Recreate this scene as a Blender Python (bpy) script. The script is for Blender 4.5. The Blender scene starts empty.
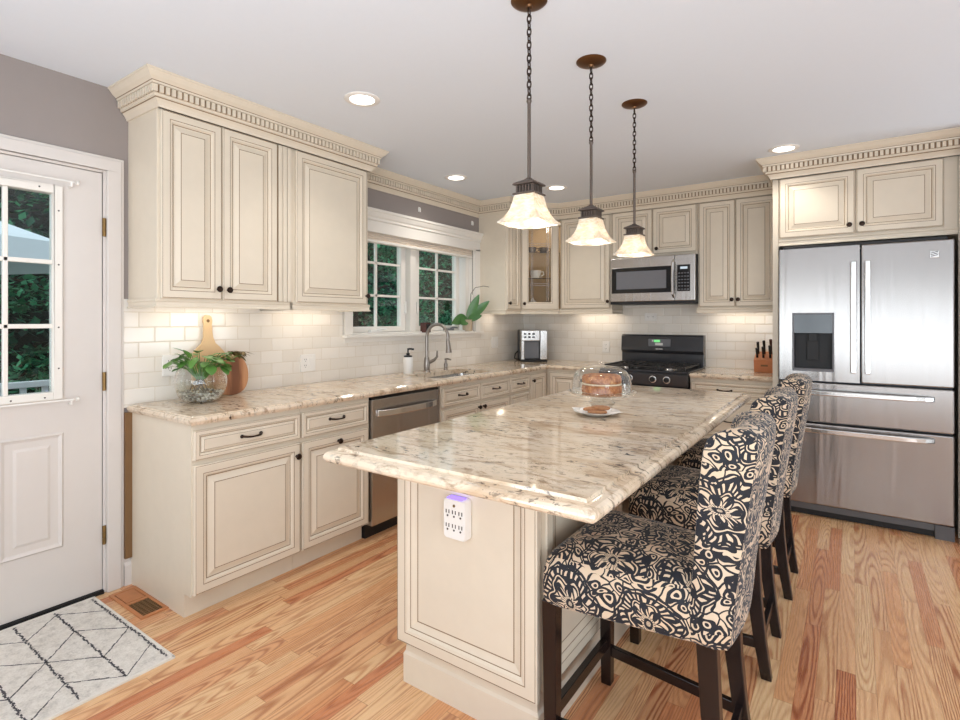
import bpy, bmesh, math, random
from mathutils import Vector, Matrix
from mathutils.geometry import tessellate_polygon
PI = math.pi
rnd = random.Random(7)
C = bpy.context.scene.collection
SC = bpy.context.scene

# ------------------------------------------------------------------ camera, world, light, exposure
cam = bpy.data.objects.new('camera', bpy.data.cameras.new('camera'))
C.objects.link(cam)
cam.location = (3.011, -5.19, 1.344)
cam.rotation_euler = (PI / 2, 0, 0.614)
cam.data.sensor_width = 36.0
cam.data.lens = 532.46 / 960 * 36.0
cam.data.shift_x = 4.0 / 960
cam.data.shift_y = -40.0 / 960
cam.data.clip_start = 0.05
SC.camera = cam
SC.view_settings.view_transform = 'Standard'
SC.view_settings.look = 'None'
SC.view_settings.exposure = 0.35
SC.view_settings.gamma = 1.0
SC.cycles.transparent_max_bounces = 32

world = bpy.data.worlds.new('sky')
SC.world = world
world.use_nodes = True
bg = world.node_tree.nodes['Background']
bg.inputs[0].default_value = (0.80, 0.92, 1.0, 1)
bg.inputs[1].default_value = 1.1


def area(name, loc, target, sx, sy, power, col):
    l = bpy.data.lights.new(name, 'AREA')
    l.shape = 'RECTANGLE'; l.size = sx; l.size_y = sy; l.energy = power; l.color = col
    o = bpy.data.objects.new(name, l); C.objects.link(o)
    o.location = loc
    d = Vector(target) - Vector(loc)
    o.rotation_euler = d.to_track_quat('-Z', 'Y').to_euler()
    return o


DAY = (0.86, 0.94, 1.0)
for wx, ww, wp in ((0.55, 0.9, 12), (1.95, 0.30, 4), (2.62, 0.30, 4), (5.3, 0.9, 9)):
    area('daylight_rear_window', (wx, -8.9, 1.3), (wx, -4.2, 1.8), ww, 2.2, wp, DAY)
area('side_daylight_fill', (5.9, -5.5, 1.25), (2.5, -4.6, 2.1), 3.8, 2.2, 92, DAY)  # added unseen fill standing in for daylight from the right, without a window
area('ceiling_bounce_fill', (3.0, -6.4, 1.1), (3.0, -5.6, 2.5), 3.2, 2.2, 95, (0.80, 0.91, 1.0))  # unseen upward lamp added behind the camera to brighten the ceiling
area('side_daylight_fill', (5.9, -1.35, 1.15), (4.1, -1.9, 2.5), 2.2, 2.0, 66, (0.82, 0.92, 1.0))  # added fill aimed up to lift the rear ceiling; no window stands there


def point(name, loc, power, col, r=0.03):
    l = bpy.data.lights.new(name, 'POINT'); l.energy = power; l.color = col; l.shadow_soft_size = r
    o = bpy.data.objects.new(name, l); C.objects.link(o); o.location = loc
    return o


def spot(name, loc, power, col, ang=2.2):
    l = bpy.data.lights.new(name, 'SPOT'); l.energy = power; l.color = col; l.spot_size = ang; l.spot_blend = 0.7
    l.shadow_soft_size = 0.06
    o = bpy.data.objects.new(name, l); C.objects.link(o); o.location = loc
    return o


WARM = (1.0, 0.90, 0.78)


# ------------------------------------------------------------------ node helpers
def srgb(r, g, b):
    f = lambda c: (c / 12.92 if c <= 0.04045 else ((c + 0.055) / 1.055) ** 2.4)
    return (f(r / 255), f(g / 255), f(b / 255), 1.0)


class V:
    """a socket or a number with arithmetic that makes Math nodes"""
    def __init__(s, g, k): s.g = g; s.k = k
    def m(s, op, *o): return s.g.math(op, s, *o)
    def __add__(s, o): return s.m('ADD', o)
    __radd__ = __add__
    def __sub__(s, o): return s.m('SUBTRACT', o)
    def __rsub__(s, o): return s.g.math('SUBTRACT', o, s)
    def __mul__(s, o): return s.m('MULTIPLY', o)
    __rmul__ = __mul__
    def __truediv__(s, o): return s.m('DIVIDE', o)
    def lt(s, o): return s.m('LESS_THAN', o)
    def gt(s, o): return s.m('GREATER_THAN', o)
    def abs(s): return s.m('ABSOLUTE')
    def floor(s): return s.m('FLOOR')
    def fract(s): return s.m('FRACT')
    def sin(s): return s.m('SINE')
    def cos(s): return s.m('COSINE')
    def mod(s, o): return s.m('MODULO', o)
    def max(s, o): return s.m('MAXIMUM', o)
    def min(s, o): return s.m('MINIMUM', o)
    def pow(s, o): return s.m('POWER', o)
    def sqrt(s): return s.m('SQRT')


class G:
    def __init__(s, name):
        s.mat = bpy.data.materials.new(name); s.mat.use_nodes = True
        s.nt = s.mat.node_tree; s.nt.nodes.clear()
        s.out = s.nt.nodes.new('ShaderNodeOutputMaterial')
    def n(s, t, **kw):
        nd = s.nt.nodes.new(t)
        for k, v in kw.items(): setattr(nd, k, v)
        return nd
    def put(s, sock, v):
        if isinstance(v, V): v = v.k
        if isinstance(v, bpy.types.NodeSocket): s.nt.links.new(v, sock)
        else: sock.default_value = v
    def math(s, op, *a):
        nd = s.n('ShaderNodeMath', operation=op)
        for i, x in enumerate(a): s.put(nd.inputs[i], x)
        return V(s, nd.outputs[0])
    def coord(s, what='Object'):
        return s.n('ShaderNodeTexCoord').outputs[what]
    def xyz(s, vec):
        nd = s.n('ShaderNodeSeparateXYZ'); s.put(nd.inputs[0], vec)
        return [V(s, o) for o in nd.outputs]
    def vec(s, x, y, z=0.0):
        nd = s.n('ShaderNodeCombineXYZ')
        for i, q in enumerate((x, y, z)): s.put(nd.inputs[i], q)
        return nd.outputs[0]
    def mapping(s, vec, scale=(1, 1, 1), rot=(0, 0, 0), loc=(0, 0, 0)):
        nd = s.n('ShaderNodeMapping'); s.put(nd.inputs[0], vec)
        nd.inputs['Scale'].default_value = scale; nd.inputs['Rotation'].default_value = rot; nd.inputs['Location'].default_value = loc
        return nd.outputs[0]
    def noise(s, vec, scale, detail=4, rough=0.5, dist=0.0, dim='3D'):
        nd = s.n('ShaderNodeTexNoise', noise_dimensions=dim); s.put(nd.inputs['Vector'], vec)
        nd.inputs['Scale'].default_value = scale; nd.inputs['Detail'].default_value = detail
        nd.inputs['Roughness'].default_value = rough; nd.inputs['Distortion'].default_value = dist
        return V(s, nd.outputs[0])
    def voronoi(s, vec, scale, feature='F1', dim='3D', out=0, rand=1.0):
        nd = s.n('ShaderNodeTexVoronoi', feature=feature, voronoi_dimensions=dim); s.put(nd.inputs['Vector'], vec)
        nd.inputs['Scale'].default_value = scale; nd.inputs['Randomness'].default_value = rand
        return V(s, nd.outputs[out])
    def white(s, vec, dim='3D'):
        nd = s.n('ShaderNodeTexWhiteNoise', noise_dimensions=dim)
        s.put(nd.inputs['W' if dim == '1D' else 'Vector'], vec)
        return V(s, nd.outputs[0])
    def ramp(s, fac, stops, mode='LINEAR'):
        nd = s.n('ShaderNodeValToRGB'); s.put(nd.inputs[0], fac); cr = nd.color_ramp; cr.interpolation = mode
        while len(cr.elements) < len(stops): cr.elements.new(0.5)
        for e, (p, c) in zip(cr.elements, stops): e.position = p; e.color = c
        return nd.outputs[0]
    def mix(s, fac, a, b):
        nd = s.n('ShaderNodeMix', data_type='RGBA'); s.put(nd.inputs[0], fac); s.put(nd.inputs[6], a); s.put(nd.inputs[7], b)
        return nd.outputs[2]
    def bump(s, h, strength=0.2, dist=0.01):
        nd = s.n('ShaderNodeBump'); s.put(nd.inputs['Height'], h)
        nd.inputs['Strength'].default_value = strength; nd.inputs['Distance'].default_value = dist
        return nd.outputs[0]
    def pbr(s, col, rough=0.5, metal=0.0, normal=None, **kw):
        nd = s.n('ShaderNodeBsdfPrincipled')
        s.put(nd.inputs['Base Color'], col); s.put(nd.inputs['Roughness'], rough); s.put(nd.inputs['Metallic'], metal)
        if normal is not None: s.put(nd.inputs['Normal'], normal)
        for k, v in kw.items(): s.put(nd.inputs[k.replace('_', ' ')], v)
        s.nt.links.new(nd.outputs[0], s.out.inputs[0])
        return s.mat


M = {}


def plain(key, col, rough=0.5, metal=0.0, var=0.06, scale=12.0, **kw):
    """a plain painted / metal / plastic finish with a faint mottling"""
    g = G(key)
    n = g.noise(g.coord('Object'), scale, 4, 0.6)
    c2 = tuple(max(0, c * (1 - var)) for c in col[:3]) + (1,)
    c1 = tuple(min(1, c * (1 + var * 0.5)) for c in col[:3]) + (1,)
    M[key] = g.pbr(g.mix(n, c2, c1), rough, metal, **kw)
    return M[key]


plain('cream', srgb(222, 209, 189), 0.36)
plain('glaze', srgb(138, 112, 84), 0.5)
plain('wall_paint', srgb(150, 140, 135), 0.75, var=0.03)
plain('ceiling_paint', srgb(226, 231, 238), 0.85, var=0.015, scale=40)
plain('white_paint', srgb(218, 210, 203), 0.4, var=0.03)
plain('window_white', srgb(236, 230, 221), 0.35, var=0.02)
plain('shade_fabric', srgb(226, 212, 196), 0.85, var=0.05)
plain('bronze', srgb(52, 38, 30), 0.35, 0.75)
plain('copper_bronze', srgb(112, 78, 50), 0.35, 0.85)
plain('pewter', srgb(104, 92, 84), 0.45, 0.7)
plain('brass', srgb(140, 112, 70), 0.4, 0.85)
plain('black_gloss', srgb(18, 18, 20), 0.12)
plain('range_black', srgb(56, 56, 59), 0.16)
plain('black_matte', srgb(20, 20, 21), 0.55)
plain('iron', srgb(54, 52, 51), 0.35, 0.6)
plain('dark_gap', srgb(16, 14, 13), 0.8)
plain('charcoal', srgb(60, 62, 66), 0.4, 0.3)
plain('grille_grey', srgb(96, 96, 98), 0.4, 0.3)
plain('grey_plastic', srgb(112, 112, 116), 0.4)
plain('white_plastic', srgb(238, 234, 228), 0.35, var=0.01)
plain('slot', srgb(70, 60, 55), 0.6)
plain('silver', srgb(205, 203, 200), 0.25, 0.9)
plain('nickel', srgb(150, 142, 134), 0.28, 0.95)
plain('bright_steel', srgb(220, 219, 217), 0.22, 0.95)
plain('leaf', srgb(98, 146, 66), 0.4, var=0.5, scale=22)
plain('leaf_red', srgb(132, 112, 66), 0.45, var=0.5, scale=26)
plain('orchid_leaf', srgb(84, 128, 72), 0.3, var=0.5, scale=14)
plain('stem', srgb(120, 110, 96), 0.6)
plain('maple', srgb(222, 188, 144), 0.45)
plain('napkin', srgb(244, 240, 234), 0.8, var=0.02)
plain('porcelain', srgb(240, 236, 230), 0.18, var=0.01)
plain('cookie', srgb(178, 126, 86), 0.85, var=0.55, scale=110)
plain('cream_filling', srgb(240, 222, 190), 0.7)
plain('terracotta', srgb(196, 176, 150), 0.6, var=0.25, scale=30)
plain('copper_box', srgb(92, 56, 50), 0.4, 0.3, var=0.6, scale=30)
plain('oak_vent', srgb(196, 128, 80), 0.45, var=0.2, scale=30)
plain('wood_and_shade_brown', srgb(126, 92, 56), 0.6, var=0.2)  # brown for slats and small wood marks, also the gap strip's painted shade
plain('trunk', srgb(60, 48, 40), 0.9)
plain('rail_white', srgb(222, 226, 230), 0.5)
plain('umbrella_cloth', srgb(222, 226, 232), 0.8)
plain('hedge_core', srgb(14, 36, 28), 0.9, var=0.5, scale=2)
plain('deck', srgb(90, 90, 88), 0.8)
plain('ground', srgb(52, 84, 44), 0.9, var=0.4, scale=3)
plain('espresso', srgb(30, 19, 17), 0.25, var=0.35, scale=14)
plain('rug_line', srgb(84, 82, 86), 0.95, var=0.3, scale=120)
plain('rug_border', srgb(232, 226, 216), 0.95, var=0.06, scale=90)
plain('knife_wood', srgb(204, 128, 82), 0.45, var=0.2, scale=20)
plain('cup_white', srgb(240, 238, 234), 0.2, var=0.01)
plain('cup_dark', srgb(120, 112, 104), 0.2, 0.4)
plain('interior', srgb(205, 182, 150), 0.6)


def mk_emit(key, col, strength):
    g = G(key)
    e = g.n('ShaderNodeEmission'); e.inputs[0].default_value = col; e.inputs[1].default_value = strength
    g.nt.links.new(e.outputs[0], g.out.inputs[0]); M[key] = g.mat


mk_emit('lamp_glow', (1.0, 0.95, 0.88, 1), 2.5)
mk_emit('can_glow', (1.0, 0.95, 0.88, 1), 5.0)
mk_emit('purple_glow', (0.30, 0.20, 1.0, 1), 1.6)
mk_emit('green_glow', (0.25, 0.85, 0.30, 1), 0.8)
mk_emit('clock_glow', (0.75, 0.85, 0.95, 1), 0.7)


def mk_glass(key, tint, refl=1.0, ior=1.45, rough=0.0):
    g = G(key)
    t = g.n('ShaderNodeBsdfTransparent'); t.inputs[0].default_value = tint
    s = g.n('ShaderNodeBsdfGlossy'); s.inputs[0].default_value = (1, 1, 1, 1); s.inputs['Roughness'].default_value = rough
    f = g.n('ShaderNodeLayerWeight'); f.inputs[0].default_value = 0.5
    k = (V(g, f.outputs[1]).pow(3.0) * 0.85 + 0.045) * refl
    mx = g.n('ShaderNodeMixShader'); g.put(mx.inputs[0], k)
    g.nt.links.new(t.outputs[0], mx.inputs[1]); g.nt.links.new(s.outputs[0], mx.inputs[2])
    g.nt.links.new(mx.outputs[0], g.out.inputs[0]); M[key] = g.mat


mk_glass('window_glass', (0.93, 0.97, 0.96, 1), 0.6)
mk_glass('clear_glass', (0.965, 0.975, 0.975, 1), 1.5, 1.5, 0.02)
mk_glass('water', (0.93, 0.93, 0.88, 1), 0.5, 1.33)
mk_glass('cabinet_glass', (0.95, 0.94, 0.92, 1), 0.6)


def mk_lampshade():
    g = G('lampshade')
    n = g.noise(g.mapping(g.coord('Object'), (1, 1, 2.2)), 26, 3, 0.5, 1.5)
    col = g.ramp(n, [(0.36, srgb(236, 219, 192)), (0.60, srgb(252, 246, 236))])
    d = g.n('ShaderNodeBsdfPrincipled'); g.put(d.inputs['Base Color'], col); d.inputs['Roughness'].default_value = 0.25
    t = g.n('ShaderNodeBsdfTranslucent'); g.put(t.inputs[0], col)
    m1 = g.n('ShaderNodeMixShader'); m1.inputs[0].default_value = 0.55
    g.nt.links.new(d.outputs[0], m1.inputs[1]); g.nt.links.new(t.outputs[0], m1.inputs[2])
    g.nt.links.new(m1.outputs[0], g.out.inputs[0]); M['lampshade'] = g.mat


mk_lampshade()


def mk_steel(key, base, rough, wob):
    g = G(key)
    co = g.coord('Object')
    fine = g.noise(g.mapping(co, (140, 140, 0.9)), 1.0, 2, 0.5)
    wave = g.noise(g.mapping(co, (7.0, 7.0, 0.55)), 1.0, 2, 0.5, 0.8)
    r = fine * 0.05 + (rough - 0.02)
    b1 = g.n('ShaderNodeBump'); g.put(b1.inputs['Height'], wave); b1.inputs['Strength'].default_value = wob; b1.inputs['Distance'].default_value = 0.02
    M[key] = g.pbr(g.mix(fine, tuple(c * 0.95 for c in base[:3]) + (1,), base), r, 0.95, b1.outputs[0])


mk_steel('steel', srgb(160, 155, 151), 0.24, 0.30)
mk_steel('steel_side', srgb(188, 183, 178), 0.26, 0.10)


def mk_granite():
    g = G('granite')
    co = g.coord('Object')
    a = g.mapping(co, (1.0, 2.6, 1.6), (0, 0, -0.56))
    big = g.noise(a, 2.2, 5, 0.6, 1.2)
    col = g.ramp(big, [(0.28, srgb(192, 164, 134)), (0.45, srgb(223, 202, 176)), (0.60, srgb(232, 214, 191)), (0.78, srgb(202, 182, 162))])
    mid = g.noise(a, 9.0, 6, 0.68, 0.8)
    col = g.mix(g.ramp(mid, [(0.52, (0, 0, 0, 1)), (0.66, (0.8, 0.8, 0.8, 1))]), col, srgb(150, 118, 86))
    grey = g.noise(a, 16.0, 4, 0.6, 0.4)
    col = g.mix(g.ramp(grey, [(0.60, (0, 0, 0, 1)), (0.70, (0.55, 0.55, 0.55, 1))]), col, srgb(168, 160, 152))
    mask = g.ramp(g.noise(a, 2.6, 4, 0.6, 1.0), [(0.46, (0, 0, 0, 1)), (0.62, (1, 1, 1, 1))])
    dk = g.noise(g.mapping(co, (1.0, 2.0, 1.4), (0, 0, -0.56)), 24.0, 5, 0.62, 0.6)
    k = V(g, g.ramp(dk, [(0.56, (0, 0, 0, 1)), (0.605, (1, 1, 1, 1))])) * (V(g, mask) * 0.85 + 0.15)
    col = g.mix(k, col, srgb(52, 38, 30))
    sp = g.voronoi(co, 120.0)
    k2 = sp.lt(0.17) * g.noise(co, 6.0, 2).gt(0.52) * 0.65
    col = g.mix(k2, col, srgb(74, 58, 48))
    M['granite'] = g.pbr(col, 0.06, 0.0, Specular_IOR_Level=0.62)


mk_granite()


def mk_floor():
    g = G('oak_floor')
    x, y, z = g.xyz(g.coord('Object'))
    W, L = 0.0605, 0.95
    px = x / W
    row = px.floor()
    off = g.white(row, '1D')
    py = y / L + off * 7.3
    pl = py.floor()
    rid = g.white(g.vec(row, pl, 0.0))
    rid2 = g.white(g.vec(row, pl, 5.0))
    fx = px.fract(); fy = py.fract()
    # cathedral grain: rings of a distorted log cut lengthwise, shifted per board
    gx = (fx - 0.5) * W + (rid - 0.5) * 0.075 + (g.noise(g.vec(x * 60.0, y * 7.0, rid * 9.0), 1.0, 2, 0.5) - 0.5) * 0.010
    hh = g.noise(g.vec(y * 0.42 + rid * 40.0, rid2 * 30.0, 0.0), 1.0, 1, 0.5) * 0.34 - 0.12
    ring = ((gx * gx + hh * hh).sqrt() * 820.0).sin() * 0.5 + 0.5
    fine = g.noise(g.vec(x * 260.0, y * 9.0, rid * 20.0), 1.0, 3, 0.6)
    grain = ring.m('POWER', 2.0) * (rid2 * 0.40 + 0.46) + (fine - 0.5) * 1.3 + 0.16
    base = g.ramp(rid2, [(0.0, srgb(216, 144, 100)), (0.22, srgb(232, 174, 124)), (0.55, srgb(240, 202, 154)), (0.82, srgb(236, 186, 138)), (1.0, srgb(214, 142, 98))])
    dark = g.ramp(rid2, [(0.0, srgb(152, 78, 46)), (0.5, srgb(186, 118, 74)), (1.0, srgb(150, 76, 44))])
    amt = (grain * (rid * 0.6 + 0.45)).max(0.0).min(1.0)
    col = g.mix(amt, base, dark)
    ex = (fx - 0.5).abs().gt(0.488); ey = (fy - 0.5).abs().gt(0.4988)
    col = g.mix(ex.max(ey) * 0.55, col, srgb(150, 92, 54))
    M['oak_floor'] = g.pbr(col, fine * 0.12 + 0.22, 0.0, g.bump(grain, 0.04, 0.002))


mk_floor()


def mk_tile():
    g = G('subway_tile')
    x, y, z = g.xyz(g.coord('Object'))
    W, H = 0.1545, 0.0785
    pz = (z - 0.914) / H
    row = pz.floor()
    px = (x + y) / W + row.mod(2.0) * 0.5
    fx = px.fract(); fz = pz.fract()
    dx = ((fx - 0.5).abs() * -1.0 + 0.5) * W
    dz = ((fz - 0.5).abs() * -1.0 + 0.5) * H
    d = dx.min(dz)
    grout = d.lt(0.0014)
    tid = g.white(g.vec(px.floor(), row, 0.0))
    col = g.ramp(tid, [(0.0, srgb(231, 223, 211)), (1.0, srgb(240, 233, 223))])
    col = g.mix(grout, col, srgb(214, 201, 182))
    prof = (d / 0.006).min(1.0) + g.noise(g.vec(x + y, z, tid * 9.0), 14.0, 2) * 0.25
    M['subway_tile'] = g.pbr(col, grout * 0.5 + 0.10, 0.0, g.bump(prof, 0.35, 0.003))


mk_tile()


def mk_fabric():
    g = G('paisley_fabric')
    uv = g.coord('UV')
    jx = g.noise(uv, 9.0, 2, 0.5, dim='2D'); jy = g.noise(g.mapping(uv, loc=(5, 3, 0)), 9.0, 2, 0.5, dim='2D')
    x, y, z = g.xyz(uv)
    S = 0.215
    qx = x / S + (jx - 0.5) * 0.35; qy = y / S + (jy - 0.5) * 0.35
    row = qy.floor()
    qx = qx + row.mod(2.0).abs() * 0.5
    lx = qx.fract() - 0.5; ly = qy.fract() - 0.5
    cell = g.vec(qx.floor(), row, 1.0)
    rot = g.white(cell) * 6.28
    r = (lx * lx + ly * ly).sqrt()
    th = g.math('ARCTAN2', ly, lx) + rot
    pet = (th * 3.5).cos().abs()
    Rf = pet.m('POWER', 0.7) * 0.13 + 0.10
    inside = r.lt(Rf)
    flower = (r - Rf).abs().lt(0.029)
    core = (r - 0.145).abs().lt(0.055) * pet.gt(0.80)
    mid = r.lt(0.060) * r.gt(0.028)
    stripe = inside * (th * 21.0).cos().gt(0.45) * r.lt(0.10)
    R2 = (th * 6.0).cos() * 0.028 + 0.335
    band = (r - R2).abs().lt(0.066)
    dots = (r - R2).abs().lt(0.034) * (th * 30.0).cos().gt(0.28)
    line = (r - (R2 - 0.098)).abs().lt(0.015)
    line2 = (r - (R2 + 0.095)).abs().lt(0.014)
    outer = r.gt(R2 + 0.06)
    p2 = g.vec(qx * 1.0, qy * 1.0, 0.0)
    v = g.voronoi(p2, 4.6, 'F1', '2D')
    e = g.voronoi(p2, 4.6, 'DISTANCE_TO_EDGE', '2D')
    leaf = v.lt(0.375) * v.gt(0.20)
    seed = v.lt(0.11)
    vine = e.lt(0.052)
    fill = outer * (leaf.max(seed).max(vine))
    gapring = r.gt(Rf + 0.02) * r.lt(R2 - 0.10) * (leaf.max(seed)) * 0.0
    dark = flower.max(core).max(mid).max(stripe).max(band * (1.0 - dots)).max(line).max(line2).max(fill).max(gapring)
    tan = g.mix(g.noise(uv, 5.0, 2, dim='2D'), srgb(214, 184, 148), srgb(208, 192, 172))
    ink = g.mix(g.noise(uv, 60.0, 2, dim='2D'), srgb(13, 13, 17), srgb(28, 31, 42))
    weave = g.noise(uv, 900.0, 2, dim='2D')
    M['paisley_fabric'] = g.pbr(g.mix(dark, tan, ink), 0.75, 0.0, g.bump(weave, 0.15, 0.001), Sheen_Weight=0.12, Sheen_Roughness=0.4, Sheen_Tint=(0.75, 0.85, 1.0, 1))  # bluish sheen tint puts the cool window light into the cloth colour


mk_fabric()


def mk_rug():
    g = G('rug_pile')
    co = g.coord('Object')
    a = g.noise(co, 26, 5, 0.7); b = g.noise(co, 120, 3, 0.6)
    col = g.ramp(a * 0.7 + b * 0.3, [(0.35, srgb(196, 190, 182)), (0.5, srgb(222, 216, 207)), (0.65, srgb(234, 229, 221))])
    M['rug_pile'] = g.pbr(col, 0.95, 0.0, g.bump(b, 0.4, 0.004))


mk_rug()


def mk_walnut():
    g = G('walnut')
    x, y, z = g.xyz(g.coord('Object'))
    w = ((y * 11.0 + g.noise(g.vec(y * 10.0, z * 1.5, 0.0), 1.0, 4) * 2.2) * 4.0).sin() * 0.5 + 0.5
    f = g.noise(g.vec(y * 160.0, z * 8.0, 0.0), 1.0, 3)
    M['walnut'] = g.pbr(g.ramp(w * 0.7 + f * 0.3, [(0.2, srgb(126, 78, 50)), (0.6, srgb(178, 120, 80)), (0.9, srgb(206, 152, 108))]), 0.45)


mk_walnut()


def mk_cake():
    g = G('cake_crust')
    co = g.coord('Object')
    a = g.noise(co, 45, 5, 0.7)
    M['cake_crust'] = g.pbr(g.ramp(a, [(0.32, srgb(120, 62, 32)), (0.5, srgb(184, 116, 68)), (0.68, srgb(222, 170, 116))]), 0.7, 0.0, g.bump(a, 0.6, 0.01))


mk_cake()


def mk_foliage(key, dark, light):
    g = G(key)
    ge = g.n('ShaderNodeNewGeometry')
    col = g.ramp(V(g, ge.outputs['Random Per Island']), [(0.0, dark), (0.75, light), (1.0, tuple(min(1, c * 2.0) for c in light[:3]) + (1,))])
    d = g.n('ShaderNodeBsdfPrincipled'); g.put(d.inputs['Base Color'], col); d.inputs['Roughness'].default_value = 0.55
    t = g.n('ShaderNodeBsdfTranslucent'); g.put(t.inputs[0], col)
    m1 = g.n('ShaderNodeMixShader'); m1.inputs[0].default_value = 0.3
    g.nt.links.new(d.outputs[0], m1.inputs[1]); g.nt.links.new(t.outputs[0], m1.inputs[2])
    g.nt.links.new(m1.outputs[0], g.out.inputs[0]); M[key] = g.mat


mk_foliage('foliage', srgb(20, 64, 50), srgb(66, 136, 98))
mk_foliage('foliage_deep', srgb(16, 48, 40), srgb(40, 92, 70))
mk_foliage('pebble', srgb(140, 130, 124), srgb(250, 247, 243))


# ------------------------------------------------------------------ mesh helpers
class MB:
    def __init__(s): s.v = []; s.f = []; s.m = []; s.uv = {}
    def add(s, vs, fs, mi=0):
        b = len(s.v); s.v += [tuple(p) for p in vs]
        for f in fs: s.f.append(tuple(i + b for i in f)); s.m.append(mi)
        return s
    def box(s, x0, x1, y0, y1, z0, z1, mi=0):
        x0, x1 = min(x0, x1), max(x0, x1); y0, y1 = min(y0, y1), max(y0, y1); z0, z1 = min(z0, z1), max(z0, z1)
        vs = [(x0, y0, z0), (x1, y0, z0), (x1, y1, z0), (x0, y1, z0), (x0, y0, z1), (x1, y0, z1), (x1, y1, z1), (x0, y1, z1)]
        return s.add(vs, [(3, 2, 1, 0), (4, 5, 6, 7), (0, 1, 5, 4), (1, 2, 6, 5), (2, 3, 7, 6), (3, 0, 4, 7)], mi)
    def loft(s, loops, mi=0, cap0=True, cap1=True, closed=True):
        n = len(loops[0]); b = len(s.v)
        for l in loops: s.v += [tuple(p) for p in l]
        for i in range(len(loops) - 1):
            for j in range(n if closed else n - 1):
                k = (j + 1) % n
                s.f.append((b + i * n + j, b + i * n + k, b + (i + 1) * n + k, b + (i + 1) * n + j)); s.m.append(mi)
        if cap0: s.f.append(tuple(b + j for j in reversed(range(n)))); s.m.append(mi)
        if cap1: s.f.append(tuple(b + (len(loops) - 1) * n + j for j in range(n))); s.m.append(mi)
        return s
    def lathe(s, prof, c=(0, 0, 0), n=32, axis='z', mi=0, cap0=False, cap1=False):
        loops = []
        for r, h in prof:
            l = []
            for k in range(n):
                a = 2 * PI * k / n
                p = (r * math.cos(a), r * math.sin(a), h)
                if axis == 'y': p = (r * math.cos(a), h, -r * math.sin(a))
                if axis == 'x': p = (h, r * math.cos(a), r * math.sin(a))
                l.append((p[0] + c[0], p[1] + c[1], p[2] + c[2]))
            loops.append(l)
        return s.loft(loops, mi, cap0, cap1)
    def tube(s, pts, r, n=10, mi=0, cap=True):
        pts = [Vector(p) for p in pts]
        rs = r if isinstance(r, (list, tuple)) else [r] * len(pts)
        loops = []; up = None
        for i, p in enumerate(pts):
            t = (pts[min(i + 1, len(pts) - 1)] - pts[max(i - 1, 0)]).normalized()
            if up is None:
                up = Vector((0, 0, 1)) if abs(t.z) < 0.9 else Vector((1, 0, 0))
            a = t.cross(up)
            if a.length < 1e-4: a = t.cross(Vector((0, 1, 0.3)))
            a.normalize(); b = a.cross(t).normalized(); up = b
            loops.append([p + (a * math.cos(2 * PI * k / n) + b * math.sin(2 * PI * k / n)) * rs[i] for k in range(n)])
        return s.loft(loops, mi, cap, cap)
    def bar(s, p, q, w, h, w2=None, h2=None, mi=0):
        """rectangular bar from p to q, mostly along its axis; w across (horizontal), h the other way"""
        p, q = Vector(p), Vector(q); t = (q - p).normalized()
        up = Vector((0, 0, 1)) if abs(t.z) < 0.8 else Vector((1, 0, 0))
        a = t.cross(up).normalized(); b = a.cross(t)
        w2 = w if w2 is None else w2; h2 = h if h2 is None else h2
        f = lambda c, w, h: [c + a * sx * w / 2 + b * sz * h / 2 for sx, sz in ((-1, -1), (1, -1), (1, 1), (-1, 1))]
        return s.loft([f(p, w, h), f(q, w2, h2)], mi)
    def rings(s, w, h, prof, x0=0, z0=0, back=0.0, close=True, mi_c=0):
        """concentric rectangles in the XZ plane (front towards -y): prof = [(inset, y, material of the band that follows)]"""
        b = len(s.v)
        def rect(i, y): return [(x0 + i, y, z0 + i), (x0 + w - i, y, z0 + i), (x0 + w - i, y, z0 + h - i), (x0 + i, y, z0 + h - i)]
        s.v += rect(0, back)
        for i, y, _ in prof: s.v += rect(i, y)
        ms = [0] + [p[2] for p in prof]
        for k in range(len(prof)):
            for j in range(4):
                j2 = (j + 1) % 4
                s.f.append((b + k * 4 + j, b + k * 4 + j2, b + k * 4 + 4 + j2, b + k * 4 + 4 + j)); s.m.append(ms[k])
        if close:
            e = b + len(prof) * 4
            s.f.append((e, e + 1, e + 2, e + 3)); s.m.append(mi_c)
            s.f.append((b + 3, b + 2, b + 1, b)); s.m.append(0)
        return s
    def sweep(s, path, prof, closed=False, mi=0):
        """profile [(out, z)] swept along a plan polyline, out = to the right of travel, mitred"""
        n = len(path); loops = []
        for i in range(n):
            p = Vector(path[i])
            a = Vector(path[(i - 1) % n]) if (closed or i > 0) else None
            c = Vector(path[(i + 1) % n]) if (closed or i < n - 1) else None
            d1 = (p - a).normalized() if a is not None else None
            d2 = (c - p).normalized() if c is not None else None
            d1 = d1 or d2; d2 = d2 or d1
            n1 = Vector((d1.y, -d1.x)); n2 = Vector((d2.y, -d2.x))
            m = (n1 + n2); m = m / max(0.2, m.length_squared) * 2 if m.length > 1e-4 else n1
            loops.append([(p.x + m.x * o, p.y + m.y * o, z) for o, z in prof])
        if closed: loops.append(loops[0])
        return s.loft(loops, mi, not closed, not closed, closed=False) if False else s._open(loops, mi)
    def _open(s, loops, mi):
        n = len(loops[0]); b = len(s.v)
        for l in loops: s.v += l
        for i in range(len(loops) - 1):
            for j in range(n - 1):
                s.f.append((b + i * n + j, b + i * n + j + 1, b + (i + 1) * n + j + 1, b + (i + 1) * n + j)); s.m.append(mi)
        return s
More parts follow.
